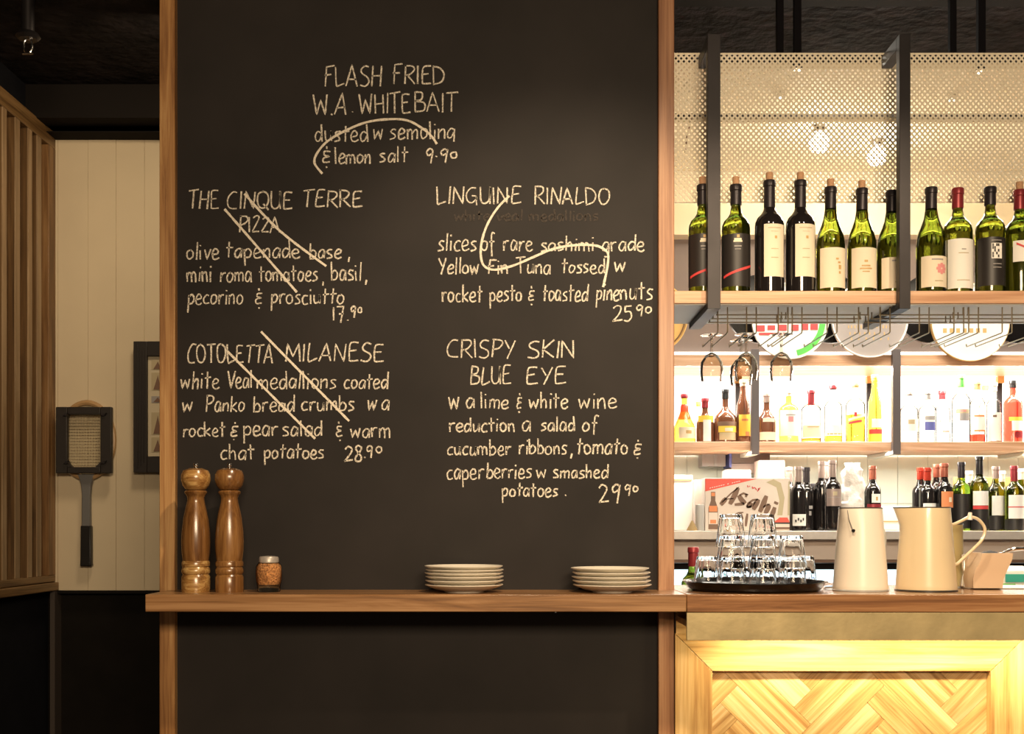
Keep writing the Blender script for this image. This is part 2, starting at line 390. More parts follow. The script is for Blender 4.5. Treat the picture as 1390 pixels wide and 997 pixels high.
for a, b in ys:
    f_ = link('fin', B(-.038, -.007, a+.001, b-.001, zl0, zr+.03), 'slat_shade', t)
    link('fin_lit_face', B(-.0069, -.002, a, b, zl0, zr+.03), 'slat_lit', f_, bevel=.001)  # added pale strip, light painted onto the fin front
# ================================================================ RACKET IN PRESS
YR = 4.9
def L2(px, py, Y, o): p = P(px, py, Y); return (p.x-o[0], p.y-o[1], p.z-o[2])
o0 = P(115, 600, 4.86)
t = thing('tennis_racket', 'old wooden tennis racket with grey shaft hanging on the cream wall inside a black press', 'racket', o0)
cx, cz = L2(117.5, 598, 4.87, o0)[0], L2(117.5, 598, 4.87, o0)[2]
k = 4.87/F
ring = [(cx+36.5*k*math.cos(a), .012, cz+51*k*math.sin(a)) for a in [2*PI*i/40 for i in range(40)]]
link('hoop', MB().tube(ring, .012, 8, closed=True), 'rackframe', t, label='varnished wooden hoop')
mb = MB()
for i in range(-9, 10):
    x = i*3.7*k; h = math.sqrt(max(0, 1-(i/9.8)**2))*50*k; mb.box(cx+x-.0017, cx+x+.0017, .0115, .0127, cz-h, cz+h)
for i in range(-11, 12):
    z = i*4.1*k; h = math.sqrt(max(0, 1-(i/12)**2))*36*k; mb.box(cx-h, cx+h, .0117, .0129, cz+z-.0017, cz+z+.0017)
link('strings', mb, 'strings', t, smooth=False)
mb = MB(); sx, _, sz = L2(116, 700, 4.87, o0)
prof = [(645, 11), (650, 9), (660, 6.5), (672, 5.2), (715, 5.5)]
vs = []; fs = []
def slab(profile, yc, th):
    vs = []; n = len(profile)
    for py, hw in profile:
        z = L2(116, py, 4.87, o0)[2]
        for sx_, sy_ in ((-1,-1),(1,-1),(1,1),(-1,1)): vs.append((cx+hw*k*sx_, yc+th*sy_, z))
    fs = [(0,1,2,3), tuple(4*(n-1)+j for j in (3,2,1,0))]
    for i in range(n-1):
        for j in range(4):
            j2 = (j+1) % 4; fs.append((4*i+j, 4*(i+1)+j, 4*(i+1)+j2, 4*i+j2))
    return MB().add(vs, fs)
link('shaft', slab([(644, 12), (650, 9), (660, 6.5), (672, 5.4), (716, 5.8)], .012, .012), 'shaft', t, bevel=.003)
link('grip', slab([(714, 7), (765, 7.4), (769, 8.2)], .012, .014), 'black', t, bevel=.004, label='black wrapped grip')
o1 = P(115, 600, 4.84)
t = thing('racket_press', 'black square wooden racket press clamped round the tennis racket head', 'press', o1)
Yp = 4.84
def fr(px0, px1, py0, py1, d0=-.012, d1=.012):
    a = L2(px0, py0, Yp, o1); b = L2(px1, py1, Yp, o1); return B(a[0], b[0], d0, d1, b[2], a[2])
link('stile', fr(77, 92.5, 553, 643), 'pressw', t, bevel=.003); link('stile', fr(137.5, 152.5, 553, 643), 'pressw', t, bevel=.003)
link('rail', fr(92.5, 137.5, 553, 563.5), 'pressw', t, bevel=.003); link('rail', fr(92.5, 137.5, 634.5, 643), 'pressw', t, bevel=.003)
for (px, py, sx_, sy_) in ((92.5,634.5,1,-1),(137.5,634.5,-1,-1)):
    a = L2(px, py, Yp, o1); c = 7*Yp/F
    link('corner_block', MB().prism([(a[0], a[2]), (a[0]+c*sx_, a[2]), (a[0], a[2]+c)][::(1 if sx_ > 0 else -1)], -.01, .012), 'pressw', t)
for px, py in ((89, 563), (141, 563), (90, 628), (141, 628)):
    a = L2(px, py, Yp-.02, o1)
    link('wing_bolt', MB().tube([(a[0], -.024, a[2]), (a[0], .012, a[2])], .006, 10).tube([(a[0]-.011, -.018, a[2]-.006), (a[0]+.011, -.018, a[2]+.006)], .0035, 6), 'steel', t)
# ================================================================ FRAMED PICTURE
o2 = P(182, 642, 4.86)
t = thing('picture_frame', 'black ribbed picture frame with small pictures, partly behind the wooden post', 'picture', o2)
kk = 4.86/F
Wp, Hp = 118*kk, 178*kk
fw = 18.5*kk; 
for nm, b in (('stile', B(0, fw, -.01, .03, 0, Hp)), ('stile', B(Wp-fw, Wp, -.01, .03, 0, Hp)), ('rail', B(fw, Wp-fw, -.01, .03, 0, 22*kk)), ('rail', B(fw, Wp-fw, -.01, .03, Hp-20*kk, Hp))):
    link(nm, b, 'pressw', t, bevel=.002)
for q in (5, 9, 13):
    link('bead', B(q*kk, (q+1.6)*kk, -.014, -.008, q*kk, Hp-q*kk), 'pressw', t, bevel=.001)
mt = link('mount', B(fw, Wp-fw, .006, .016, 22*kk, Hp-20*kk), 'picmat', t)
rows = [(28, 20), (52, 30), (95, 9), (112, 24), (140, 13)]
for cxp in (23, 47, 71):
    for (zz, hh) in rows:
        link('print', B(cxp*kk, (cxp+17)*kk, .0045, .006, zz*kk, (zz+hh)*kk), 'greyp' if hh < 12 else 'strings', mt)
        link('print', MB().prism([((cxp+3)*kk, (zz+1)*kk), ((cxp+13)*kk, (zz+1)*kk), ((cxp+9)*kk, (zz+hh*.85)*kk)], .003, .0045), 'brownp', mt)
# ceiling pipe with shackle
o3 = Vector((PX(38, 3.9), 3.9, 3.0))
t = thing('ceiling_pipe', 'dark pipe stub with steel shackle hanging from the black ceiling at top left', 'pipe', o3)
link('pipe', MB().lathe([(.021, PZ(48, 3.9)-3.0), (.021, 0)], 16), 'steel', t)
link('flange', MB().lathe([(.030, PZ(54, 3.9)-3.0), (.040, PZ(50, 3.9)-3.0), (.032, PZ(45, 3.9)-3.0), (.021, PZ(43, 3.9)-3.0)], 20), 'steel', t)
zc = PZ(63, 3.9)-3.0
link('shackle', MB().tube([(.014*math.cos(a), 0, zc+.024*math.sin(a)) for a in [2*PI*i/20 for i in range(20)]], .0035, 8, closed=True), 'chrome', t, label='bright steel ring')
link('pin', MB().tube([(-.018, 0, zc-.024), (.018, 0, zc-.024)], .004, 8), 'chrome', t)
# ================================================================ BLACKBOARD
mbd = thing('menu_blackboard', 'tall blackboard menu covered in chalk handwriting between two wooden posts', 'blackboard', (0, YB, 0))
link('board', B(PX(238, 3.26), PX(893.5, 3.26), 0, .02, 0, 2.999), 'board', mbd)
G = {}
def g(ch, w, s): G[ch] = (w, [[tuple(float(c) for c in p.split(',')) for p in st.strip().lstrip('~').split()] if True else 0 for st in s.split('|')], [st.strip().startswith('~') for st in s.split('|')])
g('A', 6, '0,0 3,10 5.6,0|.9,3.2 5,3.4'); g('B', 5.5, '.5,0 .5,10|~.5,10 4,9.4 3.6,6.2 .6,5.4 4.8,4.2 4.6,.8 .3,0')
g('C', 5.5, '~5.2,9.6 3,9.6 .8,7 .3,3.4 1.6,.6 5.2,.4'); g('D', 6, '.6,0 .6,10|~.2,10 4,9 5.8,5.5 4.4,1.6 .2,0')
g('E', 5.2, '~5,9.8 1.5,9.6 .9,6 .8,1.5 1.4,.2 5.2,.6|.9,5.2 4,5.6'); g('F', 5, '.8,0 .9,9.6 5,10|.2,5.4 3.6,5.8')
g('G', 6, '~5.2,9.4 2.8,9.6 .6,6 .8,2 3,.4 5,2.4 5.2,4.6 3,4.6|5.2,4.6 5.2,-1'); g('H', 5.4, '.4,0 .6,10|4.8,0 5,10|.5,5.2 4.9,5.4')
g('I', 1.4, '.7,0 .7,10'); g('K', 5.4, '.6,0 .6,10|5,9.8 .8,4.6 5.2,.2'); g('L', 4.8, '~.6,10 .5,4 .7,.2 2,.2 4.8,1.6')
g('M', 7.2, '.3,0 1,9.8 3.6,3 6.2,9.8 7,0'); g('N', 5.8, '.4,0 .6,9.8 5,.2 5.3,10'); g('O', 6.2, '~3.2,9.8 1,8.4 .3,4.4 1.6,.6 4.2,.6 5.8,4 5.2,8.2 2.8,9.8')
g('P', 5, '.6,0 .6,10|~.2,9.8 4,9.6 4.8,7.4 3,5 .7,4.4'); g('Q', 6.2, '~3.2,9.8 1,8.4 .3,4.4 1.6,.6 4.2,.6 5.8,4 5.2,8.2 2.8,9.8|3.4,2.6 6.2,-.8')
g('R', 5.6, '.6,0 .6,10|~.2,9.8 4,9.6 4.8,7.6 3,5.2 .7,4.6|1.6,4.8 5.6,0'); g('S', 5, '~4.8,9.4 2.6,9.8 .8,8 1.4,6 4.2,4.2 4.6,1.8 2.8,.2 .2,.8')
g('T', 5.6, '2.8,0 3,10|.2,9.6 6,10.2'); g('U', 5.4, '~.5,10 .5,3 1.6,.4 3.4,.6 4.8,3 5,10|5,10 5.1,0'); g('V', 5.2, '.3,9.8 2.6,.2 5.2,9.8')
g('W', 7.6, '.3,10 1.5,0 3.8,7 5.6,.2 7.2,10'); g('Y', 5, '.4,9.8 2.6,5|5,10 1.8,-.4'); g('Z', 5, '~.5,8.4 2.6,9.8 4,8.4 .4,.6|.4,.5 4.8,.8')
g('a', 4.2, '~3.8,4.6 2,5.2 .5,3 .8,.6 2.4,.4 3.7,3.4|3.8,5 3.9,0'); g('b', 4.2, '.6,9 .6,0|~.7,3.4 2.4,5 4,3.2 3.2,.6 .7,.2')
g('c', 3.8, '~3.8,4.6 2,5 .5,2.8 1.4,.3 3.9,.6'); g('d', 4.4, '~3.8,4.4 2,5 .5,2.8 1.2,.2 2.8,.8 3.9,3|4,9 4.1,0')
g('e', 4.2, '~.7,2.3 3.4,3 3.6,4.6 2,5.2 .5,3 1,.5 2.6,0 4.4,.9'); g('f', 3.4, '~3.6,8.6 2.2,9.2 1.6,7 1.6,-2.4|.4,4.6 3.2,4.8')
g('g', 4.2, '~3.8,4.6 2,5.2 .5,3 .8,.6 2.4,.4 3.7,3.4|~3.8,5 3.9,0 3.4,-3 1.6,-3'); g('h', 4.2, '.6,9 .6,0|~.7,3 2.4,5 3.5,4 3.6,0')
g('i', 1.6, '.8,5 .8,0|.8,7.2 .9,7.9'); g('k', 4.2, '.6,9 .6,0|3.8,5 .8,2.4 4.2,.1'); g('l', 1.6, '.8,9 .8,0'); g('m', 6.4, '.5,5 .6,0|~.7,3.4 2,5 3,4 3.2,0|~3.2,3.4 4.6,5 5.7,4 5.9,0')
g('n', 4.2, '.5,5 .6,0|~.7,3.2 2.4,5 3.5,4 3.7,0'); g('o', 4.2, '~2.4,5 .8,4.2 .5,1.6 1.8,.1 3.6,1.2 3.8,3.8 2.2,5'); g('p', 4.2, '.7,5 .8,-4|~.8,3.6 2.6,5 4,3.4 3.2,.8 .8,.5')
g('q', 4.4, '~3.8,4.6 2,5.2 .5,3 .8,.8 2.4,.6 3.7,3.4|3.9,5 4.1,-1.6'); g('r', 3.4, '.6,5 .7,0|~.7,2.8 1.8,4.8 3.6,4.9'); g('s', 3.6, '~3.5,4.8 1.8,5 .8,3.8 2.8,2.2 3,.8 .3,.1')
g('t', 3.6, '1.7,8.4 1.8,0|.2,5.2 3.8,5.6'); g('u', 4.2, '~.6,5 .6,1.4 1.6,.1 3.4,1.6 3.7,5|3.8,5 3.9,0'); g('v', 3.8, '.4,5 2,0 3.8,5'); g('w', 5.8, '.4,5 1.3,0 3,4.2 4.3,.1 5.5,5.2')
g('y', 4.2, '~.6,5 .8,1.4 2,.6 3.6,2 3.8,5|3.8,5 2.6,-2.6'); g('&', 3.6, '~3.4,5 1.2,5 1,3.4 2.8,2.8 .6,2 .8,.2 3.2,.6|1.9,6.4 1.9,7.4|1.8,-1.4 2,-2.2'); g('.', 1.4, '.6,0 .9,.6'); g(',', 1.6, '1,.8 .5,-1.8')
g('1', 2, '1,10 1,0'); g('2', 5, '~.4,8 2,10 4.2,8.6 3.4,5 .3,0|.3,.1 5,.9'); g('5', 4.6, '1.2,9.6 .8,6|~.8,6 3.4,6 4,3 2.4,.4 .2,.6|1.2,9.6 4.4,10')
g('7', 4.4, '.3,9.6 4.2,10 2.2,-1|1.2,4.6 4,5'); g('8', 4.6, '~4.2,8.8 2.4,10 .8,8.2 3.8,3.4 3.4,.6 1.2,.4 .8,2.8 3.6,6.8 4.2,8.8'); g('9', 4.4, '~3.8,8.8 2,9.8 .6,7.6 1.4,5.4 3.6,6.8|3.9,9.4 3.2,0'); g('0', 4.2, '~2.2,10 .6,7 1,1.2 2.6,.2 3.8,3 3.4,8.6 2.2,10')
def write(mb, text, x0, x1, base, unit, Y, wpx=1.9, slope=0):
    adv = []; x = 0
    for ch in text:
        if ch == ' ': adv.append(x); x += 3; continue
        adv.append(x); x += G[ch][0]+.75
    tot = x-.75; sx = (x1-x0)/tot
    for ch, a in zip(text, adv):
        if ch == ' ': continue
        w, strokes, sm = G[ch]; jy = random.uniform(-.25, .25)*unit; jr = random.uniform(.95, 1.06)
        sh = random.uniform(-.05, .09)*unit
        up = ch.isupper() and any(c.islower() for c in text); su = unit*(.88 if up else 1)
        for st, s_ in zip(strokes, sm):
            pts = [(x0+(a+p[0])*sx+p[1]*sh+random.uniform(-.4,.4), base-(p[1]*su*jr)+jy+slope*(a*sx)+random.uniform(-.55,.55)) for p in st]
            if s_: pts = [tuple(v) for v in smoothpts([Vector(p) for p in pts], 5)]
            ribbon(mb, pts, Y, wpx*random.uniform(.88, 1.12))
YC = YB-.0002
LINES = [
 ('flash fried', [('FLASH',439.4,518,117.5,2.7),('FRIED',532.6,603.4,114.5,2.6)]),
 ('w a whitebait', [('W.A',426,470.5,156,2.75),('.',477,480,152,2),('WHITE',487.7,557.7,154,2.65),('BAIT',562,621,152,2.6)]),
 ('dusted with semolina', [('dusted',426.8,499.8,192,2.6),('w',505.9,519.7,189,2.7),('semolinq',528.3,617.3,188.8,2.6)]),
 ('and lemon salt', [('&',437,449,221.5,3.0),('lemon',454,503.3,222.3,2.55),('salt',514.5,553.4,220.8,2.4)]),
 ('price', [('9',577.5,588,221.5,1.9),('.',591,594,214,2),('9',596,608,221.5,1.9),('0',610.5,620,215,.85)]),
 ('the cinque terre', [('THE',255,297,284,2.4),('CINQUE',308,397,283.5,2.35),('TERRE',409,492,281.5,2.25)]),
 ('pizza', [('PIZZA',324,380,316,2.2)]),
 ('olive tapenade base', [('olive',252.5,297,352,2.55),('tapenade',306,407,350.5,2.5),('base',419,463,351,2.4),(',',472,476,352,2.5)]),
 ('mini roma tomatoes basil', [('mini',253.4,287.5,383,2.6),('roma',298.3,341.4,382.5,2.55),('tomatoes',351,431,382,2.45),(',',437,440,384,2.2),('basil',449.4,490.4,381.5,2.8),(',',495,499,382,2.3)]),
 ('pecorino and prosciutto', [('pecorino',254,329.6,413.4,2.6),('&',346,356.6,413,2.8),('prosciutto',367,466.6,413,2.5)]),
 ('price', [('17',450.4,468,436,1.95),('.',471,473,436,2),('9',475,483,432,1.6),('0',485,491.5,425,.75)]),
 ('cotoletta', [('COTOLETTA',254,370.6,493,2.5)]),
 ('milanese', [('MILANESE',386.8,521,491,2.5)]),
 ('white veal medallions coated', [('white',244.7,297.2,528,2.6),('Veal',308,342.5,527.5,2.7),('medallions',348,455.8,528,2.6),('coated',466.6,526,528,2.4)]),
 ('w panko bread crumbs', [('w',246.5,261,559.4,2.4),('Panko',278.9,331.7,559,2.5),('bread',343.6,399.7,559.5,2.45),('crumbs',408.4,480.7,558,2.4),('w',498,511,557.5,2.6),('a',517.4,528,557.5,2.7)]),
 ('rocket and pear salad and warm', [('rocket',247.6,305.8,593,2.2),('&',312.3,323,592,2.7),('pear',329.6,377,592,2.6),('salad',382.5,437.5,592,2.45),('&',455.8,465.6,593,2.7),('warm',475,530,594.5,2.5)]),
 ('chat potatoes', [('chat',298.7,345,624.5,2.4),('potatoes',357.6,439.7,623,2.25)]),
 ('price', [('28',466.6,492,627,2.1),('.',494,496,622,2),('9',497,506,622,1.7),('0',509,518.4,615,.85)]),
 ('linguine rinaldo', [('LINGUINE',592.3,707,277,2.3),('RINALDO',725,827.5,277.5,2.3)]),
 ('slices of rare sashimi grade', [('slices',593.8,647,341,2.8),('of',652.5,671.4,341,2.6),('rare',682.6,722.7,341,2.7),('sashimi',733.4,806.4,341,2.2),('grade',816.4,874.4,341,2.4)]),
 ('yellow fin tuna tossed', [('Yellow',594.5,650,372,2.45),('Fin',661.4,689.3,372,2.3),('Tuna',700.4,747,372,2.5),('tossed',761.8,821,371,2.3),('w',833,848.7,369,2.5)]),
 ('rocket pesto and toasted pine nuts', [('rocket',599.6,654.7,410.5,2.5),('pesto',664,708,409,2.5),('&',716.5,726,409,2.6),('toasted',735.7,797.4,409,2.6),('pine',808.6,840,408,2.8),('nuts',841,885.5,407,2.8)]),
 ('price', [('25',831,859,436.5,2.15),('9',863,873,430,1.55),('0',875,884.4,425,.85)]),
 ('crispy skin', [('CRISPY',606.3,697.9,486,2.45),('SKIN',715.4,780.6,486.4,2.4)]),
 ('blue eye', [('BLUE',637.7,694,522,2.45),('EYE',713,768,521.5,2.4)]),
 ('w a lime and white wine', [('w',608.8,624,555,3),('a',632,644,554.5,2.6),('lime',652,690,555,2.4),('&',701,708,555,2.7),('white',717.4,770.6,555,2.5),('wine',784.4,837,554.5,2.6)]),
 ('reduction a salad of', [('reduction',608.8,699,586.5,2.2),('a',708,720.4,586,2.6),('salad',733.5,780.6,585.5,2.2),('of',789.4,810.7,585.5,2.4)]),
 ('cucumber ribbons tomato and', [('cucumber',606.3,692.8,618.3,2.35),('ribbons',704,769.3,616.8,2.3),(',',773,778,618,2.5),('tomato',781.9,852,617,2.6),('&',859.6,871,617,2.8)]),
 ('caper berries w smashed', [('caper',605.6,656.5,651,2.6),('berries',660,721,649.5,2.35),('w',728,741.7,649.5,2.3),('smashed',750.5,825,649.5,2.1)]),
 ('potatoes', [('potatoes',680.8,757,674.5,2.15),('.',766,769,674,2)]),
 ('price', [('29',812.7,841,683,2.5),('9',847,856,674,1.5),('0',858.5,866,668,.75)]),
]
groups = []
for nm, words in LINES:
    mb = None
    for (tx_, x0, x1, bs, un) in words:
        if mb is None or nm != 'price' and tx_ not in '.,': mb = MB(); groups.append(mb)
        write(mb, tx_, x0, x1, bs, un, YC, 2.05)
for mb in groups:
    for i, v in enumerate(mb.v): mb.v[i] = (v[0], v[1]-YB, v[2])
    link('chalk_word', mb, 'chalk', mbd, smooth=False)
SW = [[(437.6,236),(427,221.6),(430.7,207.8),(444.5,192),(467,178.5),(496.4,166.4),(527.5,162),(553.4,163.8),(574,175),(586,185.4),(593,195.7)],
 [(304.8,283.9),(403,397)],[(331.7,263.3),(380.3,314),(442.9,361.6)],[(309,477.4),(427.8,596)],[(354.4,450.4),(397.6,494.6),(474,572)],
 [(691.5,266),(676,281.8),(662.5,303),(654.7,325),(652.5,345),(657,361),(671.4,366.5),(696,361),(722.7,349.8),(749.5,338.7),(776,333.5),(803,333),(816.4,336.4),(825.3,345.4),(824,365.4),(818.6,390)]]
for s_ in SW:
    mb = MB(); pts = [tuple(v) for v in smoothpts([Vector(p) for p in s_], 5)] if len(s_) > 2 else s_
    ribbon(mb, pts, YC-.0008, 3.1, jit=.12)
    for i, v in enumerate(mb.v): mb.v[i] = (v[0], v[1]-YB, v[2])
    link('chalk_stroke', mb, 'chalk_bold', mbd, label='bold chalk line crossing out a dish', smooth=False)
mb = MB(); write(mb, 'white veal medallions', 616, 812, 300, 1.7, YC, 2.2)
for i, v in enumerate(mb.v): mb.v[i] = (v[0], v[1]-YB, v[2])
link('wiped_lettering', mb, 'ghost', mbd, smooth=False, label='faint wiped-off chalk writing')
# ================================================================ LEDGE
ZB = PZ(807.5, 3.05)             # top of ledge and bar
t = thing('wall_ledge', 'narrow brown wooden ledge running along the front of the blackboard', 'shelf', (0, 3.05, ZB-.045))
link('plank', B(PX(197, 3.05), .4515, 0, 3.2545-3.05, 0, .045), 'ledge', t, bevel=.002)
link('plank_rear', B(PX(238.5, 3.26)+.002, PX(893, 3.26)-.002, .205, 3.279-3.05, .002, .045), 'ledge', t)
link('screw', MB().lathe([(.004, -.003), (.004, 0)], 10, PX(754, 3.06), .02), 'chrome', t)
# ================================================================ BAR COUNTER
XE = 2.9
t = thing('bar_counter', 'wooden bar counter with brass edge band and yellow-lit herringbone front', 'bar', (0, 3.05, 0))
link('counter_top', B(.4525, XE, 0, .50, ZB-.046, ZB), 'bartop', t, bevel=.002)
zbr = PZ(870, 3.05)
link('brass_band', B(.4525, XE, .002, .012, zbr, ZB-.047), 'brass', t, bevel=.001)
link('soffit', B(.4525, XE, .013, .20, zbr+.035, zbr+.05), 'oak_h', t)
YF = 3.25
def q(px, py, Y=YF): return (PX(px, Y), PZ(py, Y))
def pr(pts, y0, y1): return MB().prism([q(*p) for p in pts], y0-3.05, y1-3.05)
link('header', B(.4525, XE, YF-3.05, YF-3.05+.03, PZ(861, YF), ZB-.047), 'oak_h', t)
link('stile', pr([(916.5,861),(916.5,1323),(967,1323),(967,912)][::1], YF, YF+.03), 'oak_v', t, bevel=.0008)
link('top_rail', pr([(917,861),(967.4,911.6),(1344.6,911.6),(1395.5,861)], YF, YF+.03), 'oak_h', t, bevel=.0008)
link('stile', pr([(1345,912),(1345,1323),(1422,1323),(1422,861),(1396,861)], YF, YF+.03), 'oak_v', t, bevel=.0008)
link('bottom_rail', pr([(967.3,1250),(967.3,1323),(1344.7,1323),(1344.7,1250)], YF, YF+.03), 'oak_h', t, bevel=.0008)
link('side_panel', pr([(1422.5,861),(1422.5,1323),(2100,1323),(2100,861)], YF+.02, YF+.03), 'oak_v', t)
link('panel_back', pr([(960,900),(960,1323),(1350,1323),(1350,900)], 3.295, 3.305), 'slatback', t)
link('carcass', B(.46, XE-.02, .26, .46, 0, ZB-.05), 'wallblack', t)
def clip(poly, x0, x1, y0, y1):
    def cl(poly, inside, inter):
        out = []
        for i in range(len(poly)):
            a, b = poly[i-1], poly[i]
            if inside(b):
                if not inside(a): out.append(inter(a, b))
                out.append(b)
            elif inside(a): out.append(inter(a, b))
        return out
    for ax, lim, sg in ((0, x0, 1), (0, x1, -1), (1, y0, 1), (1, y1, -1)):
        if not poly: return []
        def ins(p): return (p[ax]-lim)*sg >= 0
        def itx(a, b):
            tt = (lim-a[ax])/(b[ax]-a[ax]); return (a[0]+(b[0]-a[0])*tt, a[1]+(b[1]-a[1])*tt)
        poly = cl(poly, ins, itx)
    return poly
W_, L_ = 33.0, 141.0; r2 = math.sqrt(.5); gap = .18
def uv(u, v): return (1001+(u-v)*r2, 931+(u+v)*r2)
for j in range(-4, 5):
    for i in range(-14, 16):
        for kind in (0, 1):
            u0, v0 = i*W_+j*L_, i*W_-j*L_
            if kind == 0: R = (u0+gap, u0+L_-gap, v0+gap, v0+W_-gap)
            else: R = (u0+L_+gap, u0+L_+W_-gap, v0+W_-L_+gap, v0+W_-gap)
            poly = [uv(R[0], R[2]), uv(R[1], R[2]), uv(R[1], R[3]), uv(R[0], R[3])]
            poly = clip(poly, 961, 1351, 905, 1300)
            if len(poly) < 3: continue
            A = sum(poly[n-1][0]*poly[n][1]-poly[n][0]*poly[n-1][1] for n in range(len(poly)))/2
            if abs(A) < 30: continue
            pp = [q(x, y_, 3.28) for x, y_ in poly]
            if A > 0: pp = pp[::-1]
            dpt = random.uniform(0, .0012)
            link('herringbone_plank', MB().prism(pp, 3.279+dpt-3.05, 3.295-3.05), 'oak_a' if kind == 0 else 'oak_b', t, smooth=False)
# ================================================================ PEPPER MILLS, CHILLI JAR, PLATES
Ym = 3.165; u = Ym/F
def mill(px, label, group, headcol):
    t = thing('pepper_mill', label, 'pepper mill', (PX(px, Ym), Ym, ZB), 0, group)
    H = lambda y: (803.5-y)*u
    link('base', MB().lathe([(18.6*u,0),(19*u,H(802)),(19*u,H(783)),(18*u,H(781)),(17.2*u,H(779.5)),(18.8*u,H(777.5)),(19.2*u,H(774.5)),(18.6*u,H(772)),(17.4*u,H(769.5)),(18.6*u,H(768)),(18.8*u,H(764)),(17.6*u,H(761))], 40), headcol, t)
    link('body', MB().lathe([(17*u,H(762)),(17.6*u,H(758)),(18.8*u,H(748)),(19.2*u,H(735)),(18.6*u,H(722)),(16.8*u,H(705)),(14.2*u,H(692)),(11.8*u,H(682)),(11.1*u,H(676)),(12.6*u,H(672)),(14.8*u,H(669.5)),(15.2*u,H(667.5)),(13.6*u,H(665.8)),(10.6*u,H(665.3))], 40), 'mill', t)
    link('head', MB().lathe([(10.6*u,H(665.3)),(13.8*u,H(664)),(17.4*u,H(659)),(19.6*u,H(651.5)),(19.2*u,H(644)),(16.6*u,H(638.5)),(9*u,H(635.6)),(3*u,H(635.2))], 40), 'mill_l' if headcol == 'mill_l' else 'mill', t)
    link('knob', MB().lathe([(2.2*u,H(635.5)),(2.2*u,H(633)),(3.2*u,H(632)),(3.2*u,H(629.5)),(2.4*u,H(628.6))], 16), 'chrome', t, label='small silver nut')
mill(266, 'turned wooden pepper mill nearest the left post, pale mottled head and foot', 'pepper mills on the ledge', 'mill_l')
mill(311.5, 'turned brown wooden pepper mill standing beside the glass chilli jar', 'pepper mills on the ledge', 'mill')
Yj = 3.17; u = Yj/F
t = thing('chilli_jar', 'small glass shaker jar of red chilli flakes with silver lid on the ledge', 'jar', (PX(365, Yj), Yj, ZB))
H = lambda y: (803.2-y)*u
link('glass_body', MB().lathe([(14.5*u,0),(15.8*u,H(801)),(15.6*u,H(795)),(17*u,H(789)),(17.8*u,H(778)),(17*u,H(768)),(14*u,H(763.5)),(12.8*u,H(762))], 32), 'clear', t)
link('chilli_flakes', MB().lathe([(14.2*u,H(793)),(16.4*u,H(788.5)),(17.4*u,H(778)),(16.4*u,H(768.5)),(13.6*u,H(764.5)),(2*u,H(764))], 28), 'chili', t)
link('glass_foot', MB().lathe([(14*u,.0005),(14.8*u,H(800)),(14.4*u,H(795)),(13.6*u,H(794))], 28), 'glass', t)
link('lid', MB().lathe([(12.8*u,H(763.5)),(13.2*u,H(763)),(13.2*u,H(757)),(12*u,H(755.2)),(5*u,H(754.2))], 32), 'stainless', t, label='silver lid')
def plate_mb(R):
    s = R/.104
    return MB().lathe([(.050*s,0),(.053*s,0),(.054*s,.003),(.078*s,.0085),(.098*s,.0165),(.104*s,.0195),(.1045*s,.0212),(.103*s,.0218),(.097*s,.0195),(.078*s,.0122),(.052*s,.0065),(.02*s,.006)], 64)
Yl = 3.158
def stack(px, ofs, zs, where, group):
    first = None; words = ['bottom', 'second from bottom', 'third from bottom', 'third from top', 'second from top', 'topmost'] if len(zs) == 6 else ['bottom', 'second from bottom', 'middle', 'second from top', 'topmost']
    for i, (dx, z) in enumerate(zip(ofs, zs)):
        lab = 'round cream side plate, %s in the %s' % (words[i], where)
        if first is None:
            first = link('side_plate', plate_mb(.1045), 'porc'); o = first; o['category'] = 'plate'; o['group'] = group
        else: o = first.copy(); C.objects.link(o)
        o['label'] = lab; o.location = (PX(px, Yl)+dx, Yl+random.uniform(-.002,.002), ZB+.0004+z); o.rotation_euler = (0, 0, random.random()*6)
    return first
stack(630, [0, .001, .0015, -.0005, .0015, -.001], [0, .0115, .0220, .0315, .0400, .0495], 'taller stack of six', 'plates in the taller stack')
stack(829.5, [.003, .0015, -.001, .0005, -.003], [0, .0110, .0215, .0325, .0440], 'shorter stack by the right post', 'plates in the shorter stack')
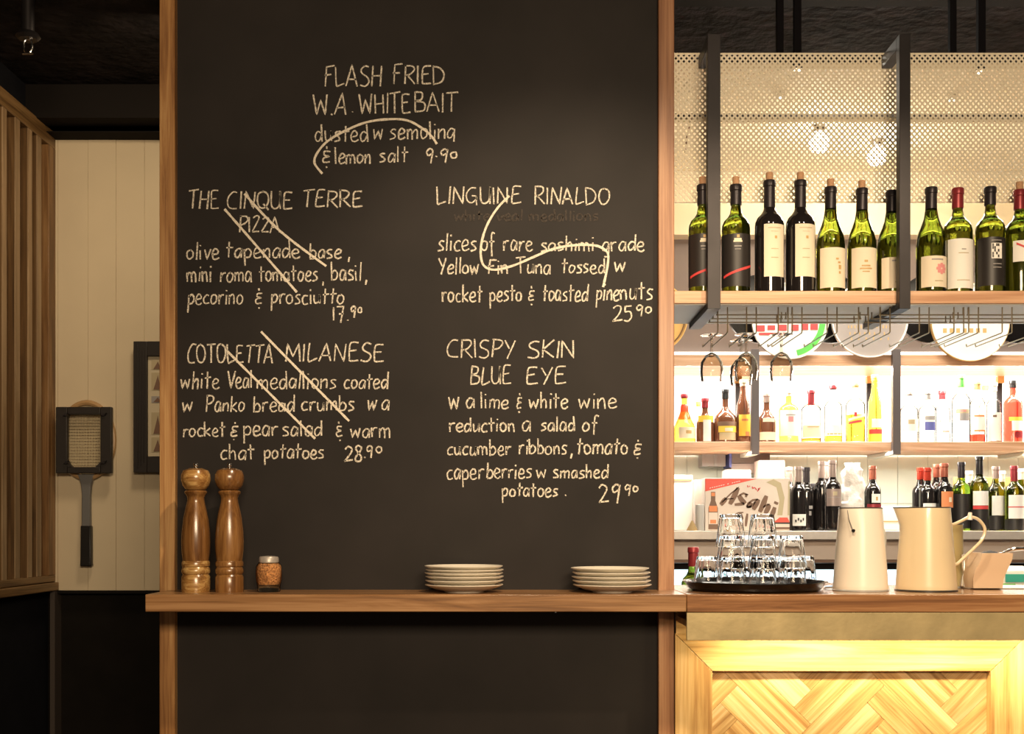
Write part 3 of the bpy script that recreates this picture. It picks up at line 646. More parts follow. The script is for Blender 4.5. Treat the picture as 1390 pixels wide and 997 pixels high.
# ================================================================ TRAY OF TUMBLERS
Yt = 3.262; u = Yt/F; RT = 97*u
XT = PX(1024, Yt)
link_t = thing('serving_tray', 'round black serving tray holding upturned glass tumblers at the left end of the bar', 'tray', (XT, Yt, ZB))
link('dish', MB().lathe([(RT*.84,0),(RT*.87,.001),(RT*.93,.012),(RT*.975,.0225),(RT,.024),(RT,.0262),(RT*.97,.0258),(RT*.945,.018),(RT*.91,.0055),(.01,.0055)], 72), 'blackgloss', link_t)
def tumbler_mb():
    seg = 36; R0, R1, Hh = .0405, .0300, .088
    def rad(r, a, z):
        fct = 1.0-.085*abs(math.sin(a*5))*min(1, max(0, (z-.018)/.02))
        return r*fct
    prof_o = [(R0-.0012, 0), (R0, .0015), (R0-.001, .012), (R0-.0025, .018), (R0-(R0-R1)*.5, .05), (R1+.0012, .080), (R1, .0865), (R1-.003, Hh)]
    prof_i = [(.002, .079), (R1-.0060, .0785), (R1-.0036, .076), (R0-(R0-R1)*.5-.0034, .05), (R0-.0050, .014), (R0-.0028, .0006), (R0-.0012, 0)]
    mb = MB(); vs = []; allp = prof_o[::-1]
    vs = []
    P2 = [(.0015, Hh)]+prof_o[::-1]
    rings = []
    for r, z in P2: rings.append([(rad(r, 2*PI*k/seg, Hh if False else z)*math.cos(2*PI*k/seg), rad(r, 2*PI*k/seg, z)*math.sin(2*PI*k/seg), z) for k in range(seg)])
    for r, z in prof_i[::-1][1:]: rings.append([(r*math.cos(2*PI*k/seg), r*math.sin(2*PI*k/seg), z) for k in range(seg)])
    for rg in rings: vs += rg
    n = len(rings); fs = [tuple(range(seg))]
    for i in range(n-1):
        for k in range(seg):
            k2 = (k+1) % seg; fs.append((i*seg+k, (i+1)*seg+k, (i+1)*seg+k2, i*seg+k2))
    fs.append(tuple((n-1)*seg+k for k in range(seg-1, -1, -1)))
    return mb.add(vs, fs)
tum = None
stacks = [(960, 3.24, 1, 'single tumbler at the left edge of the tray'), (992, 3.165, 3, 'front left stack of three'), (1035, 3.155, 3, 'front middle stack of three'),
          (1075, 3.185, 2, 'front right stack of two'), (1009, 3.25, 2, 'rear stack of two behind the two tall stacks'), (1090, 3.28, 1, 'rear right glass'), (1049, 3.262, 2, 'rear stack between the middle and right stacks')]
for (px, Yg, n, wh) in stacks:
    for i in range(n):
        if n == 1: lab = 'faceted glass tumbler upside down, ' + wh
        else: lab = 'upturned glass tumbler, %s of the %s' % ((['bottom', 'top'] if n == 2 else ['bottom', 'middle', 'top'])[i], wh)
        if tum is None: tum = link('glass_tumbler', tumbler_mb(), 'glass', angle=25); o = tum; o['category'] = 'glass'; o['group'] = 'upturned tumblers on the black tray'
        else: o = tum.copy(); C.objects.link(o)
        o['label'] = lab; o.location = (PX(px, Yg), Yg, ZB+.0062+.0575*i); o.rotation_euler = (0, 0, random.random()*6)
# ================================================================ ENAMEL JUGS
def jug(px, Yg, rt, rb, hpx, body, label, spang, spk, handle, name='enamel_jug', extra=None):
    u = Yg/F; t = thing(name, label, 'jug', (PX(px, Yg), Yg, ZB))
    Hh = hpx*u; rt *= u; rb *= u; n = 14
    def fn_factory(off):
        def fn(x, y, z, a):
            d = math.cos(a-spang); k_ = max(0, (z/Hh-.74)/.26); push = spk*u*k_**1.15*(max(0, d)**9)
            return x+math.cos(spang)*push, y+math.sin(spang)*push, z+push*.0
        return fn
    prof = [(rb-.001, 0), (rb, .003)]+[(rb+(rt-rb)*(i/n), Hh*i/n) for i in range(1, n+1)]
    inner = [(rt-.0015, Hh)]+[(rb+(rt-rb)*(i/n)-.0022, Hh*i/n) for i in range(n-1, 0, -1)]+[(.002, Hh/n)]
    link('body', MB().lathe(prof+inner, 56, fn=fn_factory(0), capt=True), body, t)
    ringp = []
    for k in range(56):
        a = 2*PI*k/56; x, y, z = fn_factory(0)(rt*math.cos(a), rt*math.sin(a), Hh, a); ringp.append((x, y, Hh))
    link('rim', MB().tube(ringp, .0016, 6, closed=True), 'rim', t, label='dark enamel rim')
    link('foot_ring', MB().lathe([(rb-.003, -.0002), (rb+.0012, .0005), (rb+.0012, .004), (rb, .005)], 48), 'rim' if body == 'enamelc' else 'grey_enamel', t)
    return t, u
t, u = jug(1168, 3.235, 28.5, 37, 112, 'enamel', 'white enamel jug with a small black chip, beside the tray of glasses', math.radians(215), 9, None)
hp = [Vector((.045,.035,.185)), Vector((.066,.040,.175)), Vector((.078,.044,.15)), Vector((.076,.044,.12)), Vector((.066,.040,.09)), Vector((.056,.034,.07))]
link('handle', MB().tube(smoothpts(hp, 6), .007, 10), 'grey_enamel', t, label='grey-white loop handle')
link('chip', MB().tube([(-.0375, -.0575, .165), (-.036, -.0625, .165)], .0042, 10), 'black', t, label='small black chip')
link('crease', MB().tube([(-.050,-.049,.222), (-.046,-.050,.195), (-.0385,-.058,.168)], .0011, 6), 'shaft', t)
t, u = jug(1257, 3.225, 31.5, 40.5, 113, 'enamelc', 'large cream enamel jug with a tall curled handle on the bar', PI, 13, None)
hz = lambda px, py: Vector(((px-1257)*u, 0, (803.5-py)*u))
hp = [hz(1288,713), hz(1295,713), hz(1306,708), hz(1316,703.5), hz(1326,705.5), hz(1334,713), hz(1337,722), hz(1333,734), hz(1322,746), hz(1309,758), hz(1299,767), hz(1294,767)]
link('handle', MB().tube(smoothpts(hp, 6), .0042, 10), 'enamelc', t, label='long curled cream handle')
link('thumb_rest', MB().tube([hz(1316,707), hz(1317,697)], [.008, .005], 10), 'enamel', t)
t, u = jug(1287, 3.40, 19, 20, 86, 'olive', 'olive green enamel canister standing behind the cream jug', 0, 0, None, name='enamel_canister')
t['category'] = 'canister'
# tan caddy with spoon, jigger, drip tray
Yc = 3.30; u = Yc/F
t = thing('drip_tray', 'flat steel drip mat lying on the bar behind the cream jug', 'mat', (PX(1380, 3.36), 3.36, ZB))
link('mat', B(-.155, .5, -.055, .10, .0003, .004), 'stainless', t, bevel=.001)
t = thing('cutlery_caddy', 'tan ceramic caddy with flared top holding dark grounds at the right end of the bar', 'caddy', (PX(1338, Yc), Yc, ZB+.0042))
def loft(rects):
    vs = []
    for x0, x1, y0, y1, z in rects: vs += [(x0,y0,z),(x1,y0,z),(x1,y1,z),(x0,y1,z)]
    n = len(rects); fs = []
    for i in range(n-1):
        for j in range(4): j2 = (j+1) % 4; fs.append((4*i+j, 4*i+j2, 4*i+4+j2, 4*i+4+j))
    fs += [(3,2,1,0), tuple(4*(n-1)+j for j in range(4))]
    return MB().add(vs, fs)
h = lambda px: (px-1338)*u
zz = lambda py: (799.5-py)*u
e = .0035
link('pot', loft([(h(1317.5),h(1357),-.02,.05,0),(h(1316.8),h(1358),-.022,.052,zz(787)),(h(1319),h(1362),-.026,.056,zz(775)),(h(1325),h(1367),-.032,.062,zz(762)),(h(1327.5),h(1368.5),-.034,.064,zz(752)),
      (h(1327.5)+e,h(1368.5)-e,-.034+e,.064-e,zz(752)),(h(1325)+e,h(1366)-e,-.030+e,.060-e,zz(763))]), 'caddy', t)
hm = MB()
gr = []
for i in range(9):
    for j in range(7):
        x = h(1330)+(h(1362)-h(1330))*i/8; y = -.024+.078*j/6
        edge = min(i, 8-i, j*1.3, (6-j)*1.3); gr.append((x, y, zz(756)+.004*min(edge, 4)+random.uniform(0, .003)))
fs = [(i*7+j, (i+1)*7+j, (i+1)*7+j+1, i*7+j+1) for i in range(8) for j in range(6)]
link('contents', MB().add(gr, fs), 'ceramic_dark', t)
t = thing('serving_spoon', 'shiny metal spoon handle sticking out to the right of the tan caddy', 'spoon', (PX(1362, 3.31), 3.31, ZB+.0042+zz(757)))
link('handle', MB().tube(smoothpts([Vector((-.02,0,.0)), Vector((.012,0,.015)), Vector((.03,0,.020)), Vector((.06,0,.022)), Vector((.10,0,.021))], 5), [.004]*5+[.0045]*5+[.006]*6+[.008]*5, 10), 'chrome', t)
Yg = 3.36; u = Yg/F
t = thing('bar_jigger', 'slim polished steel and glass jigger between cream jug and tan caddy', 'jigger', (PX(1308.5, Yg), Yg, ZB+.0042))
link('lower_cup', MB().lathe([(.013,0),(.015,.002),(.011,.022),(.005,.038)], 24), 'chrome', t)
link('upper_cup', MB().lathe([(.005,.038),(.008,.055),(.010,.088),(.0105,.092),(.009,.092),(.004,.045)], 24), 'chrome', t)
link('rod', MB().tube([(.010,0,.03),(.024,.005,.095)], .003, 8), 'chrome', t)
# small steel lid by tray
t = thing('ash_dish', 'small shallow glass dish between the tray and the white jug', 'dish', (PX(1128, 3.3), 3.3, ZB))
link('bowl', MB().lathe([(.018,0),(.020,.001),(.030,.016),(.031,.018),(.029,.018),(.019,.004),(.002,.004)], 32), 'glass', t)
# ================================================================ WORK BENCH BEHIND THE BAR
t = thing('work_bench', 'low steel work bench behind the bar counter', 'bench', (0, 3.56, 0))
link('bench_top', B(.46, XE, 0, .48, .84, .87), 'stainless', t, bevel=.002)
link('bench_base', B(.48, XE-.02, .02, .46, 0, .84), 'dark', t)
# ================================================================ OVERHEAD GANTRY SHELF
YS = 3.32; Zs = PZ(395, YS); zs0 = PZ(412, YS)
t = thing('gantry_shelf', 'pale wooden bottle shelf hanging above the bar in dark steel frames', 'shelf', (0, YS, zs0))
link('plank', B(.4565, XE, 0, .32, 0, Zs-zs0), 'shelf', t, bevel=.0015)
link('end_cleat', B(.4525, .4560, .0, .32, -.002, Zs-zs0+.012), 'post_r', t)
link('underside_panel', B(.4585, XE-.002, .008, .318, -.003, -.0002), 'undershelf', t, label='pale grey underside')  # separate paler sheet below the wooden plank
for i, (a, b) in enumerate([(960.5, 978), (1221, 1236), (1484, 1500)]):
    xa = PX(a, 3.29); xb = PX(b, 3.29); zt_ = PZ(46, 3.29)-zs0; zb_ = PZ(419.5, 3.29)-zs0
    fp = link('steel_post', B(xa, xb, -.03, -.0015, zb_, zt_), 'steel', t, bevel=.001, label='dark steel flat-bar hanger')
    link('lower_arm', B(xa, xb, -.0013, .315, zb_, -.0035), 'steel', fp, bevel=.001)
    link('upper_arm', B(xa, xb, -.0013, .1305, zt_-.035, zt_), 'steel', fp, bevel=.001)
# expanded metal mesh
YM = 3.452; zt_ = PZ(72, YM); zb_ = PZ(275, YM)
t = thing('mesh_screen', 'cream expanded metal mesh screen hanging behind the row of wine bottles', 'mesh', (0, YM, zb_))
x0, x1 = .47, 2.3; Hm = zt_-zb_; pw, ph = .0157, .0177; sw = .0026
mb = MB()
slope = ph/pw
def strand(xa, za, xb, zb2, yo):
    d = Vector((xb-xa, 0, zb2-za)).normalized(); n = Vector((-d.z, 0, d.x))*sw
    a = Vector((xa, 0, za)); b = Vector((xb, 0, zb2)); y0, y1 = yo, yo+.0016
    c = [a-n, b-n, b+n, a+n]
    mb.add([(p.x, y0, p.z) for p in c]+[(p.x, y1, p.z) for p in c], [(0,1,2,3),(7,6,5,4),(0,4,5,1),(3,2,6,7)])
nx = int((x1-x0+Hm/slope)/pw)+2
for i in range(nx):
    xs_ = x0-Hm/slope+i*pw
    for sg in (1, -1):
        # line z = slope*(x-xs_) mirrored for sg -1
        xa, xb = xs_, xs_+Hm/slope; xa_c, xb_c = max(xa, x0), min(xb, x1)
        if xb_c-xa_c < .002: continue
        za, zb3 = slope*(xa_c-xs_), slope*(xb_c-xs_)
        if sg == -1: za, zb3 = Hm-za, Hm-zb3
        strand(xa_c, za, xb_c, zb3, 0 if sg == 1 else .0004)
link('mesh_panel', mb, 'mesh', t, kind='stuff', smooth=False)
link('edge_bar', B(x0, x1, .0021, .006, Hm-.003, Hm+.001), 'mesh', t); link('edge_bar', B(x0, x1, .0021, .006, 0, .003), 'mesh', t)
for (a, b) in ((1054.5, 1063.5), (1078, 1087.5), (1289, 1298), (1327.5, 1337.5)):
    link('hanger_rod', B(PX(a, YM+.01), PX(b, YM+.01), .0065, .0245, Hm-.02, 3.0-zb_), 'rod', t)
# glass racks
Zr = PZ(452, 3.36)
def rack(lanes, label):
    xr = (lanes[0]+lanes[-1])/2; X0 = PX(xr, 3.36)
    t = thing('glass_rack', label, 'rack', (X0, 3.36, Zr), 0, 'wire glass racks under the bottle shelf')
    top = zs0-Zr-.0036
    xs_ = []
    for l in lanes:
        for d in (-6.6, 6.6): xs_.append(PX(l+d, 3.36)-X0)
    for x in xs_:
        link('rail_wire', MB().tube([(x, 0, top), (x, 0, .002), (x, .006, 0), (x, .262, 0), (x, .266, .008)], .0019, 6), 'wire', t)
    for yy, zz_ in ((.004, PZ(427.5, 3.36)-Zr), (.08, PZ(433, 3.44)-Zr), (.14, PZ(438, 3.5)-Zr)):
        link('cross_wire', MB().tube([(xs_[0]-.004, yy, zz_), (xs_[-1]+.004, yy, zz_)], .0019, 6), 'wire', t)
        for x in (xs_[0], xs_[-1]):
            link('hook', MB().tube([(x, yy, zz_), (x, yy, top)], .0019, 6), 'wire', t)
rack([981, 1020, 1063], 'wire glass rack nearest the blackboard, under the bottle shelf')
rack([1082, 1129.5, 1172], 'wire glass rack under the middle left of the bottle shelf')
rack([1201.5, 1254.5, 1301.5], 'wire glass rack just right of the middle steel frame')
rack([1321.5, 1367, 1415], 'wire glass rack at the right edge under the bottle shelf')
wg = None
def wineglass(px, Yg, label):
    global wg
    if wg is None:
        wg = thing('wine_glass', label, 'glass', (0,0,0), 0, 'stemmed glasses hanging in the racks')
        # hung upside down: foot on top (z=0 at the wires)
        pts = [(.002,.0035),(.030,.0025),(.033,.001),(.033,.0002),(.010,-.001),(.0042,-.008),(.0035,-.040),(.0045,-.050),(.018,-.058),(.031,-.078),(.0335,-.105),(.0305,-.132),(.0292,-.132),(.0322,-.105),(.0297,-.079),(.017,-.0605),(.002,-.056)]
        link('bowl_and_stem', MB().lathe(pts, 28), 'thin', wg); o = wg
    else: o = dup(wg, (0,0,0), 0, label)
    o['label'] = label; o.location = (PX(px, Yg), Yg, Zr+.0022)
wineglass(966, 3.42, 'stemmed glass hanging upside down nearest the blackboard')
wineglass(1013, 3.41, 'stemmed glass hanging upside down, second from the blackboard, front of its lane')
wineglass(1006, 3.52, 'stemmed glass hanging behind the second one from the blackboard')
wineglass(1060.5, 3.41, 'stemmed glass hanging upside down in front of the green and white tray')
# ================================================================ BOTTLES
def bottle(name, label, px, Y, Z, r, h, style, glass, cap=None, caph=.055, cork=False, labels=(), rot=0, group=None, marks=(), seg=32, liquid=None, cat='bottle'):
    t = thing(name, label, cat, (PX(px, Y), Y, Z), rot, group)
    nr = .0140*min(1, r/.034)
    if style == 'bordeaux': pr_ = [(r*.90,0),(r*.98,.002),(r,.008),(r,h*.60),(r*.97,h*.635),(r*.84,h*.675),(r*.60,h*.705),(nr*1.25,h*.74),(nr,h*.80),(nr*.95,h*.93),(nr*1.12,h*.935),(nr*1.12,h*.965),(nr,h*.97),(nr,h)]
    elif style == 'burgundy': pr_ = [(r*.90,0),(r*.98,.002),(r,.008),(r,h*.46),(r*.96,h*.52),(r*.86,h*.58),(r*.68,h*.64),(r*.50,h*.71),(nr*1.15,h*.80),(nr,h*.87),(nr,h*.93),(nr*1.1,h*.94),(nr*1.1,h*.97),(nr,h)]
    elif style == 'spirit': pr_ = [(r*.92,0),(r,.004),(r,h*.62),(r*.94,h*.66),(r*.66,h*.71),(nr*1.2,h*.745),(nr,h*.78),(nr,h)]
    elif style == 'squat': pr_ = [(r*.9,0),(r,.004),(r*1.0,h*.44),(r*.9,h*.50),(r*.60,h*.57),(nr*1.3,h*.63),(nr,h*.70),(nr,h)]
    elif style == 'cone': pr_ = [(r*.95,0),(r,.006),(r,h*.28),(r*.80,h*.40),(r*.50,h*.56),(nr*1.2,h*.68),(nr,h*.76),(nr,h)]
    elif style == 'tall': pr_ = [(r*.94,0),(r,.004),(r*.98,h*.40),(r*.90,h*.60),(r*.6,h*.70),(nr*1.1,h*.80),(nr,h*.86),(nr,h)]
    link('glass', MB().lathe(pr_, seg), glass, t)
    if liquid:
        lm, lh = liquid; rr = r*.93
        link('liquid', MB().lathe([(rr*.95, .004), (rr, .008), (rr, lh), (rr*.98, lh+.0005)], seg), lm, t)
    if cap:
        cr = nr*1.16; link('capsule', MB().lathe([(cr*.99,h-caph),(cr,h-caph+.001),(cr*.97,h-.018),(cr*1.1,h-.016),(cr*1.1,h-.002),(cr,h+.0008)], 24), cap, t)
    if cork: link('cork', MB().lathe([(.0088,h-.003),(.0095,h+.001),(.0105,h+.022),(.0098,h+.024)], 20), 'cork', t)
    lo = None
    for (z0, z1, ha, m, aoff) in labels:
        lo = link('paper_label', MB().patch(r+.0003, aoff-ha, aoff+ha, z0, z1), m, t)
    for (z0, z1, a0, a1, m) in marks:
        link('print', MB().patch(r+.0012, a0, a1, z0, z1, 4), m, lo or t)
    return t
YG = 3.392
def slash(t, r, a0, z0, a1, z1, wz, m):
    vs = []; n = 10
    for i in range(n+1):
        a = a0+(a1-a0)*i/n; z = z0+(z1-z0)*i/n; x, y = (r+.0014)*math.sin(a), -(r+.0014)*math.cos(a); vs += [(x, y, z-wz), (x, y, z+wz)]
    link('print', MB().add(vs, [(2*i, 2*i+2, 2*i+3, 2*i+1) for i in range(n)]), m, t)
def gb(px, ytop, **k):   # height from the shelf up to the pixel row of the top of the glass
    return PZ(ytop, YG)-Zs
AO = -.12   # labels turn slightly
g1 = 'open wine bottles on the shelf over the bar'
Zsb = Zs+.0004
for px, lab in ((954, 'green wine bottle with black label and red slash, nearest the blackboard'), (999, 'green wine bottle with black label and red slash, just right of the first steel frame')):
    b_ = bottle('wine_bottle', lab, px, YG, Zsb, .0405, gb(px, 252), 'bordeaux', 'green', 'foil', .058, True, [(.020,.170,1.5,'black_paper',AO)], group=g1,
        marks=[(.145,.150,-.35,.25,'paper'),(.150,.156,-.3,.2,'paper'),(.132,.135,-.3,.2,'greyp'),(.124,.126,-.25,.15,'greyp'),(.158,.166,-.12,.06,'goldp')])
    slash(b_.children[-1].parent, .0405, -1.15, .048, 1.2, .082, .0035, 'redp')
for px, lab in ((1044.5, 'dark wine bottle with tall cream label and cork, left of the pair'), (1086.5, 'dark wine bottle with tall cream label and cork, right of the pair')):
    bottle('wine_bottle', lab, px, YG, Zsb, .0420, gb(px, 246), 'bordeaux', 'darkg', 'foil', .082, True, [(.047,.197,.78,'paper',.20)], group=g1,
        marks=[(.155,.163,.14,.30,'goldp'),(.185,.187,-.3,.6,'strings'),(.125,.127,-.1,.4,'strings'),(.100,.102,-.1,.4,'strings'),(.175,.176,-.1,.4,'strings')])
for px, yt, lab, mk in ((1127.5, 255, 'green sloping-shouldered wine bottle with a gold mark at the right of its cream label', [(.085,.090,.25,.45,'goldp'),(.068,.080,.30,.50,'goldp'),(.055,.062,.32,.46,'goldp'),(.095,.100,.1,.3,'goldp')]),
                    (1170, 257, 'green sloping-shouldered wine bottle with cream label and wide gold crest', [(.076,.080,-.30,.30,'goldp'),(.068,.072,-.42,.42,'goldp'),(.060,.063,-.25,.25,'goldp'),(.088,.094,-.12,.12,'goldp')])):
    bottle('wine_bottle', lab, px, YG, Zsb, .0405, gb(px, yt), 'burgundy', 'green', 'foil', .066, True, [(.016,.130,1.05,'paper',.0)], group=g1, marks=mk)
def rosette(t, r, a, z, R, m):
    for i in range(8):
        for rr in (.55, 1.0):
            an = 2*PI*i/8+(.4 if rr < 1 else 0); cx_ = a+R*rr*.75*math.cos(an)/r; cz_ = z+R*rr*.75*math.sin(an); s_ = R*.24
            link('print', MB().patch(r+.0012, cx_-s_/r, cx_+s_/r, cz_-s_, cz_+s_, 2), m, t)
for px, yt, lab in ((1210.5, 260, 'green sloping wine bottle half hidden behind the second steel frame'), (1264, 258, 'green sloping wine bottle with red rosette label, right of the second steel frame')):
    b_ = bottle('wine_bottle', lab, px, YG-(.018 if px > 1250 else 0), Zsb, .0415, gb(px, yt), 'burgundy', 'greend', 'foil', .066, False, [(.014,.102,1.15,'paper',.12)], group=g1, marks=[(.090,.094,-.30,.5,'greyp'),(.030,.032,-.1,.5,'strings')])
    lb_ = [c for c in b_.children if c.name.startswith('paper_label')][0]
    rosette(lb_, .0415, .38, .066, .016, 'pinkp')
bottle('wine_bottle', 'green wine bottle with red capsule and tall plain white label', 1300, YG+.020, Zsb, .0415, gb(0, 254), 'bordeaux', 'green', 'foilred', .058, False, [(.018,.160,1.1,'white',.05)], group=g1, marks=[(.118,.120,-.3,.4,'strings'),(.040,.042,-.4,.5,'strings'),(.128,.131,-.1,.2,'greyp')])
b_ = bottle('wine_bottle', 'green wine bottle with charcoal label bearing a square black and white picture', 1344, YG, Zsb, .0415, gb(0, 255), 'bordeaux', 'green', 'foil', .052, False, [(.022,.160,1.25,'black_paper',0)], group=g1,
    marks=[(.098,.142,-.30,.42,'white'),(.082,.084,-.2,.4,'greyp'),(.072,.074,-.2,.4,'greyp'),(.149,.151,-.3,.4,'greyp')])
lb_ = [c for c in b_.children if c.name.startswith('paper_label')][0]
for i in range(5):
    for j in range(5):
        if random.random() < .45: link('print', MB().patch(.0415+.0018, -.25+i*.12, -.25+i*.12+.10, .101+j*.008, .1085+j*.008, 1), 'black_paper', lb_)
b_ = bottle('wine_bottle', 'green wine bottle with red capsule, white label and red stripe at the right edge', 1384, YG, Zsb, .0415, gb(0, 259), 'bordeaux', 'greend', 'foilred', .056, True, [(.090,.150,.95,'white',.12)], group=g1)
slash([c for c in b_.children if c.name.startswith('paper_label')][0], .0415, -.6, .142, .5, .118, .003, 'redp')
bottle('wine_bottle', 'dark wine bottle standing just beyond the right edge of the shelf', 1432, YG, Zsb, .0405, .31, 'bordeaux', 'greend', 'foil', .06, False, [(.03,.15,1.1,'paper',0)], group=g1)
# bottle behind tray, standing on the work bench
Yw = 3.72
bottle('wine_bottle', 'wine bottle neck with dark red foil showing behind the left end of the tray', 941, Yw, .8704, .038, PZ(743.5, Yw)-.8704, 'bordeaux', 'greend', 'foilred', .060, False, [(.03,.12,1.0,'paper',0)])
# packet on bench at right
t = thing('tissue_packet', 'green and white plastic packet behind the tan caddy', 'packet', (PX(1372, 3.75), 3.75, .8704))
link('packet', loft([(-.045,.045,-.03,.03,0),(-.05,.05,-.032,.032,.12),(-.045,.045,-.025,.025,.225),(-.04,.04,-.004,.004,.24)]), 'white', t, bevel=.003)
for (x0_, x1_, z0_, z1_, m_) in ((-.038,.036,.150,.175,'tealp'),(-.03,.03,.19,.215,'tealp'),(.0,.04,.125,.14,'greenp'),(-.04,.0,.16,.185,'greenp')):
    link('print', B(x0_, x1_, -.036, -.031, z0_, z1_), m_, t)
# ================================================================ BACK BAR SHELVES
YX = 5.45
t = thing('back_shelf_top', 'top wooden shelf of the back bar behind the round trays', 'shelf', (0, YX, 1.979)); t.name = 'back_shelf'
link('plank', B(.44, 4.5, 0, .38, 0, .051), 'shelf', t, bevel=.002)
t = thing('back_shelf', 'middle wooden shelf of the back bar lined with spirit bottles', 'shelf', (0, YX, 1.587))
link('plank', B(.44, 4.5, 0, .38, 0, .041), 'shelf', t, bevel=.002)
ZC = 1.216
t = thing('back_counter', 'steel-fronted back counter holding red wine bottles', 'counter', (0, 5.3, 0))
link('counter_top', B(.44, 4.5, 0, .56, 1.176, ZC), 'stainless', t, bevel=.003)
link('apron', B(.44, 4.5, .07, .10, 1.085, 1.176), mat('pinkish_beige_apron', (.66,.55,.47), .5), t)
link('gap_strip', B(.44, 4.5, .05, .08, 1.072, 1.084), 'brownp', t)
for j in range(3):
    x0_ = .46+j*1.1
    t = thing('bar_fridge', ['glass-door bar fridge under the back counter nearest the blackboard', 'glass-door bar fridge under the back counter behind the white jug', 'glass-door bar fridge under the back counter at the right edge'][j], 'fridge', (x0_, 5.38, 0))
    link('cabinet', B(0, 1.08, .08, .45, 0, 1.069), 'stainless', t)
    link('lit_lining', B(.05, 1.03, .070, .079, .12, 1.035), 'fridgelit', t)
    for k_ in range(2):
        d = link('door', B(.005+.54*k_, .025+.54*k_, 0, .03, .06, 1.066).box(.515+.54*k_, .535+.54*k_, 0, .03, .06, 1.066).box(.025+.54*k_, .515+.54*k_, 0, .03, 1.04, 1.066).box(.025+.54*k_, .515+.54*k_, 0, .03, .06, .10), 'dark', t)
        link('pane', B(.025+.54*k_, .515+.54*k_, .012, .016, .10, 1.04), thin_glass('fridge_pane', (.9,.95,.97), 1.2), d)
    link('interior_shelf', B(.03, 1.05, .032, .069, .86, .866), 'chrome', t)
    FB = [[('tealp','teal',.62),('bluep','blue',.76),('greyp','grey',.90)], [('bluep','deep blue',.10),('tealp','turquoise',.24),('white','white',.38)], [('greenp','green',.10),('white','pale',.24)]][j]
    for m_, cn, bx in FB:
        bottle('soft_drink_bottle', 'small chilled bottle with %s label inside the %s lit fridge' % (cn, ['left', 'middle', 'right'][j]), 0, 5.43, .8662, .022, .19, 'tall', 'clear', 'foil', .02, labels=[(.03,.15,1.2,m_,0)], seg=16, group='bottles in the bar fridges').location.x = x0_+bx
# steel shelf frames at the back
for i, (px, lab) in enumerate(((1025.5, 'grey steel upright of the back bar nearest the blackboard'), (1217.5, 'grey steel upright of the back bar behind the middle of the bar'), (1408, 'grey steel upright of the back bar at the right edge'))):
    X = PX(px, 5.42); hw = .018
    t = thing('shelf_upright', lab, 'frame', (X, 5.42, PZ(617, 5.42)), 0, 'steel uprights of the back bar')
    Hh = PZ(474, 5.42)-PZ(617, 5.42)
    link('front_leg', B(-hw, hw, 0, .028, 0, Hh), 'upright', t, bevel=.001)
    link('lower_arm', B(-hw, hw, .028, .40, 0, 1.587-PZ(617, 5.42)-.0008), 'undershelf', t, bevel=.001)
    link('rear_leg', B(-.012, .012, .414, .43, 1.63-PZ(617, 5.42), 1.975-PZ(617,5.42)), 'steel', t)
    link('rear_cap', B(-.016, .016, .40, .43, 1.945-PZ(617, 5.42), 1.978-PZ(617,5.42)), 'goldp', t)
# ================================================================ ROUND TRAYS LEANING ON THE TOP BACK SHELF FRONT
def tray(px, py, rpx, Y, m, label, m2=None, name='round_tray'):
    u = Y/F; c = P(px, py, Y); R = rpx*u
    t = thing(name, label, 'tray', c)
    def disc(r0, r1, y0, y1, seg=48, a0=0, a1=2*PI):
        vs = []; n = seg
        for i in range(n+1):
            a = a0+(a1-a0)*i/n
            for (r, y) in ((r0,y0),(r1,y0),(r1,y1),(r0,y1)): vs.append((r*math.cos(a), y, r*math.sin(a)))
        fs = []
        for i in range(n):
            for j in range(4): j2 = (j+1) % 4; fs.append((4*i+j, 4*i+j2, 4*i+4+j2, 4*i+4+j))
        fs += [(3,2,1,0), tuple(4*n+j for j in range(4))]
        return MB().add(vs, fs)
    link('base', disc(.001, R*.97, 0, .004), m, t)
    link('rim', disc(R*.965, R, -.014, .006), m2 or m, t)
    return t, disc, R
t, disc, R = tray(1072, 436, 52, 5.43, 'traywhite', 'round white tray with green ring and red lettering, hung on the top back shelf')
link('green_ring', disc(R*.78, R*.93, -.0025, -.0002, a0=-1.35, a1=1.2), 'greenp', t)
for i, (a, b, c, d) in enumerate(((-46,-34,-6,-14),(-30,-20,-6,-12),(-16,-4,-5,-13),(2,12,-5,-13),(16,25,-4,-12),(28,38,-4,-12),(-42,-12,-16,-19))):
    link('lettering', B(a*5.43/F, b*5.43/F, -.003, -.0003, d*5.43/F, c*5.43/F), 'redp', t)
t, disc, R = tray(1180, 434, 52, 5.432, 'traygrey', 'round pale grey tray with faint gold lettering, left of the second back upright', 'traywhite')
for row, (zz_, n_) in enumerate(((-8, 14), (-17, 9), (-24, 6))):
    for i in range(n_): link('lettering', B((-30+i*60/n_+1.0+row*2)*5.43/F, (-30+i*60/n_+2.4+row*2)*5.43/F, -.0015, -.0003, (zz_-4)*5.43/F, zz_*5.43/F), 'goldp', t)
t, disc, R = tray(1316, 438, 53, 5.43, 'traywhite', 'round white tray with thin gold rim, right of the second back upright')
link('gold_edge', disc(R*.99, R*1.004, -.015, .007), 'goldp', t)
for i in range(7): link('lettering', B((-36+i*9)*5.43/F, (-31+i*9)*5.43/F, -.0015, -.0003, -14*5.43/F, -8*5.43/F), 'goldp', t)
t, disc, R = tray(884, 431, 49.5, 5.43, 'goldtray', 'golden wooden round tray peeking out beside the blackboard post')
link('gold_edge', disc(R*.90, R*.935, -.004, 0), 'mill', t)
